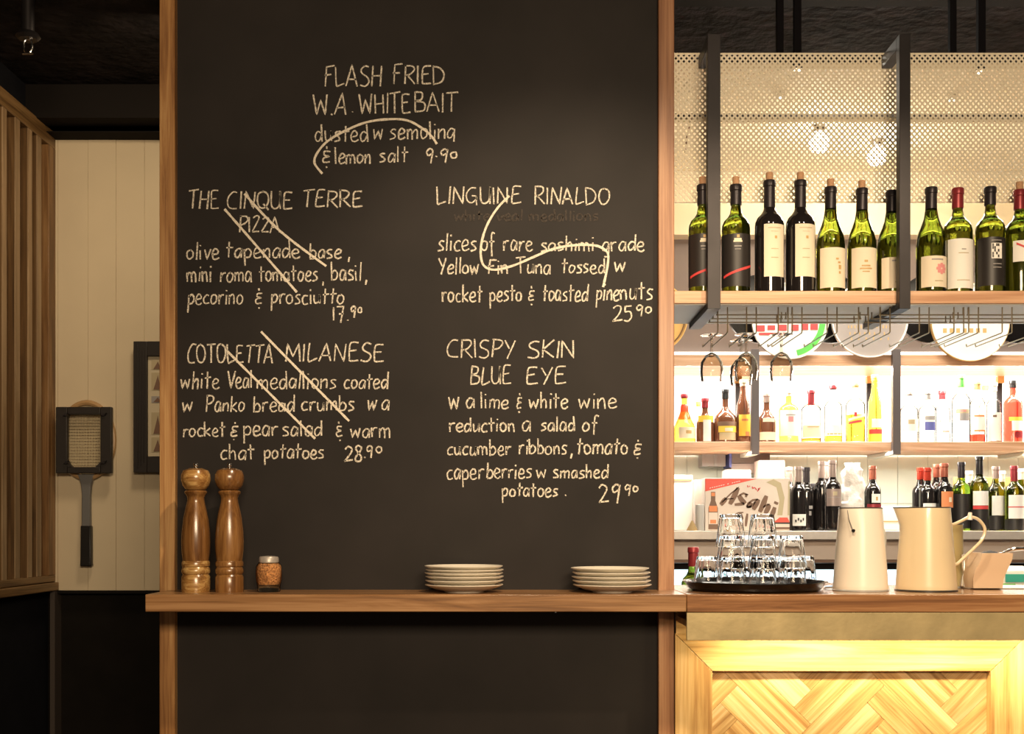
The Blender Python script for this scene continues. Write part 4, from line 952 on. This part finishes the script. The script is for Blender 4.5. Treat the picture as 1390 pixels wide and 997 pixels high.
for px, wh in ((1032, 'left of the green and white tray'), (1127, 'between the green tray and the grey tray'), (1262, 'between the grey tray and the gold-rimmed tray'), (1380, 'right of the gold-rimmed tray')):
    tray(px, 420, 46.5, 5.50, 'blackgloss', 'round black tray %s, set further back' % wh)
# ================================================================ SPIRITS ON THE MIDDLE BACK SHELF
ZS2 = 1.628+.0004; YQ = 5.53
def sp(name, label, px, ytop, wpx, style, glass, cap, caph, labels=(), marks=(), liquid=None, Y=YQ):
    r = wpx/2*Y/F; h = PZ(ytop, Y)-ZS2
    return bottle(name, label, px, Y, ZS2, r, h, style, glass, cap, caph, False, labels, group='spirit bottles on the middle back shelf', marks=marks, liquid=liquid, seg=24)
K = YQ/F
b_ = sp('liqueur_bottle', 'bell-shaped amber liqueur bottle with red ribbon, nearest the blackboard', 929, 535.5, 31, 'cone', 'amber', 'foilred', .02, [(.018,.070,.85,'paper',.2)], [(.04,.055,0,.5,'goldp')])
link('ribbon', MB().lathe([(.020,.105),(.0235,.120),(.0175,.175),(.014,.18)], 20), 'redl', b_); link('ribbon_seal', MB().lathe([(.018,-.003),(.018,.003)], 16, 0, -.045).add([], []), 'redp', b_) if False else None
sp('spirit_bottle', 'slim pale bottle with yellow cap behind the bell-shaped liqueur bottle', 948, 546, 13, 'spirit', 'clear', 'yellowp', .022, Y=5.66)
sp('liqueur_bottle', 'amber liqueur bottle with pink-red cap, yellow collar and narrow white label', 957, 541, 24, 'squat', 'browng', 'foilred', .045, [(.005,.105,.45,'white',.1),(.095,.125,1.0,'yellowp',.0)])
sp('liqueur_bottle', 'round-shouldered dark brown cream liqueur bottle with arched label', 984.5, 529, 31, 'squat', 'browng', 'foilblack', .045, [(.010,.045,.8,'strings',.1),(.046,.075,.9,'yellowp',.1),(.076,.096,1.0,'brownp',.1)], [(.05,.066,-.2,.5,'paper')])
sp('liqueur_bottle', 'tall rosy brown bottle with glowing orange label beside the first back upright', 1009, 516, 20, 'tall', 'browng', 'foilcream', .03, [(.030,.130,.9,'yellowp',.1)], [(.10,.11,-.4,.5,'orangep'),(.03,.05,.1,.7,'orangep')])
sp('spirit_bottle', 'dark brown bottle with taupe cap and cream label, right of the first back upright', 1040.5, 534, 25, 'squat', 'browng', 'foiltaupe', .045, [(.010,.048,1.05,'paper',.05),(.095,.112,.7,'paper',.1)])
sp('spirit_bottle', 'square-shouldered whiskey bottle with large white label and red seal', 1070.5, 530, 27, 'spirit', 'amber', 'foilcream', .03, [(.030,.150,1.2,'white',.0)], [(.095,.120,-.25,.25,'pinkp'),(.125,.130,-.5,.5,'greyp')])
sp('spirit_bottle', 'clear bottle with long pink-red capsule and cream label', 1101, 530, 27, 'spirit', 'clear', 'foilred', .072, [(.022,.080,1.2,'paper',0)], [(.07,.073,-.6,.6,'goldp')], ('amber', .020))
sp('spirit_bottle', 'clear bottle with tiny red cap and pale label over yellow spirit', 1131, 523.5, 24, 'spirit', 'clear', 'foilred', .014, [(.034,.080,1.1,'white',0)], [(.036,.042,-.9,.9,'goldp')], ('yellow', .032))
b_ = sp('spirit_bottle', 'square amber whisky bottle with slanted label and glowing yellow spirit', 1161, 520, 26, 'spirit', 'clear', 'goldp', .022, [(.085,.105,1.0,'yellowp',.1)], [(.12,.14,-.4,-.1,'redp')], ('yellow', .13))
slash(b_, K*13, -1.0, .105, 1.1, .130, .006, 'paper'); slash(b_, K*13, -1.0, .090, .4, .100, .005, 'redp')
sp('spirit_bottle', 'tall yellow-green liqueur bottle with gold cap and red label, left of the second back upright', 1187.5, 509.5, 19, 'tall', 'yellow', 'yellowp', .026, [(.004,.040,1.2,'yellowp',0),(.040,.062,1.2,'redp',0),(.070,.11,.8,'white',.1)])
sp('spirit_bottle', 'clear spirit bottle with faint cream label, right of the second back upright', 1234, 532, 24, 'spirit', 'clear', 'traygrey', .012, [(.050,.11,1.0,'white',0)], [(.085,.105,-.4,.3,'strings')])
sp('spirit_bottle', 'clear spirit bottle with grey cap and blue shield label', 1259, 531, 24, 'spirit', 'clear', 'greyp', .04, [], [(.055,.095,-.62,.62,'bluep'),(.095,.104,-.6,.6,'white'),(.104,.123,-.6,.6,'greyp')])
sp('spirit_bottle', 'clear spirit bottle with short red cap beside the blue-labelled one', 1279, 531, 21, 'spirit', 'clear', 'foilred', .040, [(.05,.10,.7,'white',.3)], [(.055,.06,-.3,.6,'pinkp'),(.10,.112,-.7,-.5,'pinkp')], Y=5.61)
sp('spirit_bottle', 'tall clear gin bottle with green cap and green label', 1304.5, 510, 24, 'spirit', 'clear', 'greenp', .055, [], [(.10,.135,-.5,.6,'greyp'),(.135,.155,-.9,.6,'strings'),(.142,.150,-.6,.2,'pinkp')])
sp('spirit_bottle', 'bottle with ochre cap, white label and dark red foot', 1327, 518, 20, 'spirit', 'clear', 'goldp', .038, [(.052,.13,1.2,'white',0)], [(.120,.128,-.8,.6,'orangep'),(.050,.058,-.8,.8,'orangep')], ('redl', .038))
sp('spirit_bottle', 'pale squat bottle with tan cap behind the ochre-capped bottle', 1337.5, 524, 17, 'spirit', 'clear', 'cork', .022, [(.03,.12,1.0,'white',0)], (), Y=5.68)
sp('spirit_bottle', 'pale bottle with pink cap and white label beside the rear leg of the right upright', 1349, 520, 19, 'spirit', 'clear', 'pink', .040, [(.008,.14,1.2,'white',0)], [(.118,.128,-.5,.0,'brownp'),(.002,.007,-1.2,1.2,'brownp')])
sp('spirit_bottle', 'bright red liqueur bottle with black cap and yellow banded label at the right edge', 1375, 517, 25, 'spirit', 'redl', 'foilblack', .035, [(.055,.10,.7,'white',.2),(.10,.118,1.0,'yellowp',.2)], [(.02,.05,-.2,.8,'foilred')])
# ================================================================ COUNTER ITEMS
ZCt = ZC+.0004; YK = 5.40
def wb2(label, px, ytop, wpx, glass, cap, caph, labels=(), marks=(), Y=YK, style='bordeaux', g='red wine bottles on the back counter'):
    r = wpx/2*Y/F; h = PZ(ytop, Y)-ZCt
    return bottle('wine_bottle', label, px, Y, ZCt, r, h, style, glass, cap, caph, False, labels, group=g, marks=marks, seg=24)
bl = wb2('black wine bottle with low white label and zigzag mark, right of the beer carton', 1083.5, 634, 21, 'darkg', 'foiltaupe', .075, [(.022,.075,1.0,'white',.0)], Y=5.38)
lbo = [c for c in bl.children if c.name.startswith('paper_label')][0]
for i in range(4): link('print', MB().patch(11*5.38/F+.0013, -.6+i*.3, -.42+i*.3, .038+(i % 2)*.008, .050+(i % 2)*.008, 1), 'black_paper', lbo)
wb2('black wine bottle with dark capsule directly behind the zigzag-labelled bottle', 1071, 634.5, 22, 'darkg', 'foiltaupe', .075, Y=5.55)
wb2('black wine bottle with charcoal capsule, second to the right of the beer carton', 1094.5, 635, 21, 'darkg', 'foil', .078, (), [(.10,.115,.1,.6,'greyp'),(.07,.09,.1,.4,'greyp')], Y=5.46)
wb2('black wine bottle pressed behind the charcoal-capped one', 1102, 657, 20, 'darkg', 'foil', .05, Y=5.55)
wb2('black wine bottle at the left of the taupe-capped cluster', 1115.5, 627, 21, 'darkg', 'foiltaupe', .08, Y=5.46)
wb2('black wine bottle in the middle of the taupe-capped cluster, set back', 1122.5, 628, 21, 'darkg', 'foiltaupe', .08, Y=5.55)
wb2('black wine bottle with taupe capsule and grey-tan label left of the white jug', 1130, 625.5, 23, 'darkg', 'foiltaupe', .08, [(.112,.190,1.1,'foiltaupe',.1)], [(.15,.152,-.8,.9,'greyp'),(.160,.178,-.2,.3,'strings')], Y=5.38)
wb2('red wine bottle with dark red capsule and yellow square label above the white jug', 1184.5, 633, 22, 'darkg', 'foilbr', .062, [(.128,.168,.6,'white',.2),(.092,.122,1.1,'foilred',.1)], [(.138,.155,.1,.35,'goldp')], Y=5.42)
wb2('red wine bottle with bright red capsule behind the cream jug, leftmost', 1249.5, 635.5, 22, 'darkg', 'redl', .055, Y=5.50)
wb2('red wine bottle with bright red capsule behind the cream jug, second from left', 1259, 635.5, 22, 'darkg', 'redl', .058, [(.09,.125,.95,'white',.1)], Y=5.40)
wb2('red wine bottle with brown-red capsule, set back behind the orange-labelled one', 1271.5, 631, 22, 'darkg', 'foilbr', .06, Y=5.50)
wb2('red wine bottle with brown-red capsule and orange label', 1282, 629.5, 22, 'darkg', 'foilbr', .062, [(.105,.178,1.0,'orangep',.3)], [(.13,.152,.2,.6,'paper')], Y=5.38)
wb2('green-shouldered wine bottle with grey capsule and black label right of the orange-labelled one', 1305, 628, 23, 'brightg', 'foil', .072, [(.01,.168,1.5,'black_paper',0)], Y=5.40)
wb2('wine bottle with white foil set behind the tall dark-capped bottle', 1315.5, 640, 21, 'darkg', 'foilcream', .055, Y=5.53)
wb2('tallest wine bottle on the back counter, dark capsule, white label with red band', 1329.5, 620.5, 24, 'greend', 'foilblack', .085, [(.115,.180,.95,'white',-.15),(.098,.114,.95,'redp',-.15),(.004,.096,1.5,'black_paper',0)], Y=5.38)
wb2('wine bottle with taupe capsule and tall white label', 1351.5, 634, 23, 'green', 'foiltaupe', .055, [(.070,.160,.95,'white',.15),(.004,.068,1.5,'black_paper',0)], [], Y=5.44)
wb2('wine bottle with pale foil behind the taupe-capped one', 1359.5, 640, 20, 'greend', 'foilcream', .05, Y=5.52)
wb2('wine bottle with black and red capsule and split white label at the right edge', 1376.5, 633, 26, 'green', 'foilred', .070, [(.110,.162,1.0,'white',.05),(.055,.105,1.0,'white',.05),(.004,.052,1.5,'black_paper',0)], [(.1055,.1095,-1.0,1.0,'redp')], Y=5.38)
wb2('wine bottle with pale foil at the extreme right edge, set back', 1386, 637, 20, 'greend', 'foilcream', .05, Y=5.52)
# beer carton
Ya = 5.36; u = Ya/F
oc = P(957, 719.6, Ya); oc.z = ZCt
t = thing('beer_carton', 'cream and red cardboard beer carton with big brown lettering on the back counter', 'carton', oc)
cw = 115*u; ch = PZ(649.5, Ya)-ZCt
link('box', B(0, cw, 0, .11, 0, ch), 'carton', t, bevel=.002)
def cart(pts, m, nm='print', y=-.0006):
    pl = [(PX(a, Ya)-oc.x, PZ(b, Ya)-oc.z) for a, b in pts]
    A = sum(pl[n-1][0]*pl[n][1]-pl[n][0]*pl[n-1][1] for n in range(len(pl)))
    if A < 0: pl = pl[::-1]
    o = link(nm, MB().prism(pl, y, -.0001), m, t, smooth=False); return o
cart([(957.3,650),(1029,650),(957.3,667.5)], 'red')
cart([(1050,709.5),(1058,703),(1069,703),(1072,709.5)], 'red'); cart([(1050,709.6),(1071.8,709.6),(1071.8,711.5),(1050,711.5)], 'black_paper'); cart([(1053,716),(1071.8,716),(1071.8,719),(1053,719)], 'brownp')
cart([(965,668),(971,668),(971,680),(974.5,690),(974.5,719),(961.5,719),(961.5,690),(965,680)], 'brownp', y=-.0006)
cart([(965.5,669),(970.5,669),(970.5,674),(965.5,674)], 'orangep', y=-.0009); cart([(962.5,687),(973.5,687),(973.5,695),(962.5,695)], 'orangep', y=-.0009)
cart([(962,696),(974,696),(974,712),(962,712)], 'carton', y=-.0009); cart([(964,706),(972,706),(972,711),(964,711)], 'orangep', y=-.0012)
cart([(1070,655),(1072,652),(1072,700),(1069,700)], 'strings'); cart([(1040,655),(1054,662),(1058,680),(1055,700),(1062,700),(1065,676),(1060,656),(1050,651)], 'strings', y=-.0004)
def letter(strokes, m, wpx, y):
    mb = MB()
    for w_, pts in strokes: ribbon(mb, [(940+a/9.267, 635+b/9.267) for a, b in pts], Ya, w_*1.25, th=0, jit=.05, taper=True)
    for i, v in enumerate(mb.v): mb.v[i] = (v[0]-oc.x, y, v[2]-oc.z)
    link('lettering', mb, m, t, smooth=False)
letter([(5.2,[(355,470),(425,385)]),(1.6,[(370,440),(480,330),(585,245)]),(6.0,[(470,462),(530,350),(575,255)]),(1.2,[(400,400),(520,390)])], 'brownp', 5, -.0010)
letter([(5.6,[(580,350),(620,410),(665,455)]),(2.2,[(590,350),(640,325),(700,345)]),(4,[(660,350),(690,355)]),(3.4,[(530,468),(585,462),(650,455)])], 'brownp', 5, -.0010)
letter([(2.2,[(825,402),(760,410),(700,450),(680,495)]),(4.6,[(680,492),(715,490),(735,440)]),(2.4,[(690,500),(740,490),(790,430)]),(5.6,[(765,530),(800,465),(830,400)])], 'brownp', 5, -.0010)
letter([(6.0,[(845,560),(890,460),(930,355)]),(2.0,[(890,500),(940,465),(975,465)]),(5.4,[(915,580),(945,520),(968,468)])], 'brownp', 5, -.0010)
letter([(5.2,[(990,620),(1015,560),(1035,500)]),(5.2,[(1045,462),(1058,432)])], 'brownp', 5, -.0010)
letter([(1.2,[(690,225),(700,250)]),(1.2,[(715,230),(720,245)]),(1.2,[(750,240),(760,270)]),(1.2,[(765,260),(785,250)]),(1.2,[(790,255),(805,285)]),(1.2,[(815,300),(850,255)]),(1.2,[(825,260),(835,280)])], 'redp', 1, -.0010)
letter([(1.5,[(540,585),(580,570),(640,565)]),(4,[(600,575),(620,640),(600,680)]),(3,[(690,580),(680,640),(670,740)])], 'brownp', 5, -.0010)
letter([(.7,[(215+i*28, 262-i*6.5), (232+i*28, 254-i*6.5)]) for i in range(14) if i not in (7, 9)], 'white', 1, -.0012)
# packets, boxes and clutter behind the carton
def pk(name, label, px0, px1, py0, Y, m, depth=.12, cat='box', strip=None):
    o = P((px0+px1)/2, 721, Y); u = Y/F; hw = (px1-px0)/2*u; h = PZ(py0, Y)-ZCt
    t = thing(name, label, cat, (o.x, Y, ZCt))
    link('box', loft([(-hw*.98,hw*.98,0,depth,0),(-hw,hw,-.002,depth,h*.5),(-hw*.97,hw*.97,.003,depth-.003,h)]), m, t, bevel=.004)
    if strip: link('tape', B(-hw*.9, hw*.9, -.004, .0, h*strip, h*strip+.006), 'goldp', t)
    return t
pk('white_box', 'large white box at the left end of the back counter', 912, 941, 645, 5.56, 'white', strip=.9)
pk('white_carton', 'narrow pale carton standing at the left side of the beer carton', 943.5, 956, 652, 5.50, 'pink')
pk('paper_packet', 'pale pink wrapped packet behind the beer carton', 985, 1020, 638, 5.56, 'white')
pk('pink_packet', 'taller pale pink packet behind the right half of the beer carton', 1030, 1066, 625, 5.58, 'pink')
t = thing('glass_cylinder', 'tall frosted glass cylinder beside the beer carton', 'glass', (PX(950, 5.37), 5.37, ZCt))
link('cylinder', MB().lathe([(.019,0),(.020,.002),(.0205,.118),(.019,.119),(.0185,.006),(.002,.005)], 28), mat('frosted_glass', (.74,.72,.68), .4, trans=.4), t)
t = thing('napkin_cone', 'small brown cone-shaped ornament left of the glass cylinder', 'ornament', (PX(939.5, 5.35), 5.35, ZCt))
link('cone', MB().lathe([(.026,0),(.024,.006),(.009,.034),(.003,.046)], 14), mat('olive_brown_fabric', (.28,.19,.08), .8), t)
# monitor-like grey panel hung on the tiles
t = thing('wall_cabinet', 'grey taupe appliance box fixed to the back wall behind the first upright', 'cabinet', (PX(1012, 5.72), 5.70, PZ(641, 5.72)))
u = 5.72/F
link('case', B(-20*u, 32*u, 0, .16, 12*u, 30*u), 'taupe', t, bevel=.003); link('case_lower', B(-20*u, 15*u, .02, .16, -2*u, 12*u), 'foiltaupe', t, bevel=.003); link('edge', B(-23*u, -20*u, -.004, .16, 6*u, 30*u), 'bluep', t)
link('screen', B(-58*u, -26*u, .04, .16, 8*u, 30*u), 'traygrey', t)
link('bar', B(-42*u, -38*u, .03, .05, 8*u, 30*u), 'greyp', t)
# crumpled paper bag
t = thing('paper_bundle', 'crumpled white paper bundle rising behind the white jug', 'paper', (PX(1157, 5.40), 5.40, ZCt))
vs = []; n = 24; rings = 18; Hh = PZ(629, 5.40)-ZCt
prof = []
for i in range(rings+1):
    tt = i/rings; prof.append((.054*(1-.12*tt)*(1 if tt < .93 else .75), tt*Hh))
def crump(x, y, z, a):
    d = noise.noise(Vector((x*28, y*28, z*22)))*.016+noise.noise(Vector((x*70+5, y*70, z*60)))*.007; s_ = 1+d/.05
    return x*s_, y*s_*.7, z+d*.6
link('paper', MB().lathe(prof, 36, fn=crump), 'crumple', t)
# small box behind cream jug (white/yellow)
pk('tea_box', 'low white and yellow box between the two jugs on the back counter', 1196, 1236, 688, 5.50, 'white', strip=.35)
pk('bottle_crate', 'tan cardboard divider behind the green-shouldered bottles', 1294, 1384, 648, 5.62, 'goldtray', depth=.02)
# ================================================================ CEILING LAMPS
for i, (px, py, z_, lab) in enumerate(((1112, 187, 2.93, 'glaring bare ceiling lamp seen through the mesh, left one'), (1190, 205, 2.93, 'glaring bare ceiling lamp seen through the mesh beside the second steel frame'))):
    Yl_ = (z_-EYE)*F/(HY-py); X = PX(px, Yl_)
    t = thing('ceiling_lamp', lab, 'lamp', (X, Yl_, 2.982), 0, 'ceiling lamps behind the mesh')
    link('holder', MB().lathe([(.012,-.03),(.022,-.028),(.03,0)], 20), 'chrome', t)
    link('bulb', MB().lathe([(.004,-.120),(.022,-.114),(.038,-.098),(.044,-.076),(.038,-.053),(.022,-.037),(.011,-.029)], 20), 'bulb', t)
    pl = bpy.data.lights.new('lamp_light', 'POINT'); pl.energy = 3.5; pl.color = (1, .88, .66); pl.shadow_soft_size = .04
    o = bpy.data.objects.new('lamp_light', pl); C.objects.link(o); o.location = (X, Yl_, 2.84)
for i, (px, py) in enumerate(((1082, 97), (1060, 135), (1330, 100), (1292, 138))):
    Yl_ = (2.955-EYE)*F/(HY-py); X = PX(px, Yl_)
    t = thing('halogen_downlight', 'tiny chrome downlight in the cream ceiling, %s' % ['upper one left of the second steel frame', 'lower one left of the second steel frame', 'upper one right of the second steel frame', 'lower one right of the second steel frame'][i], 'lamp', (X, Yl_, 2.982), 0, 'small downlights')
    link('trim_ring', MB().lathe([(.014,-.022),(.020,-.020),(.022,0)], 18), 'chrome', t)
    link('lens', MB().lathe([(.003,-.026),(.010,-.025),(.012,-.021)], 16), mat('downlight_lens', (1,.9,.7), .3, emis=3, ecol=(1,.88,.66)), t)
# chain dangling behind the mesh at left
t = thing('pull_chain', 'thin dark chain dangling behind the mesh beside the blackboard', 'chain', (PX(938, 5.05), 5.05, 3.0))
mb = MB(); za = PZ(164, 5.05)-3.0; zb5 = PZ(208, 5.05)-3.0
pts_ = [(0, 0, 0), (0, 0, za), (-.008, 0, za-.03), (-.018, 0, (za+zb5)/2), (-.025, 0, zb5)]
link('chain', MB().tube(pts_, .004, 6), 'brownp', t)
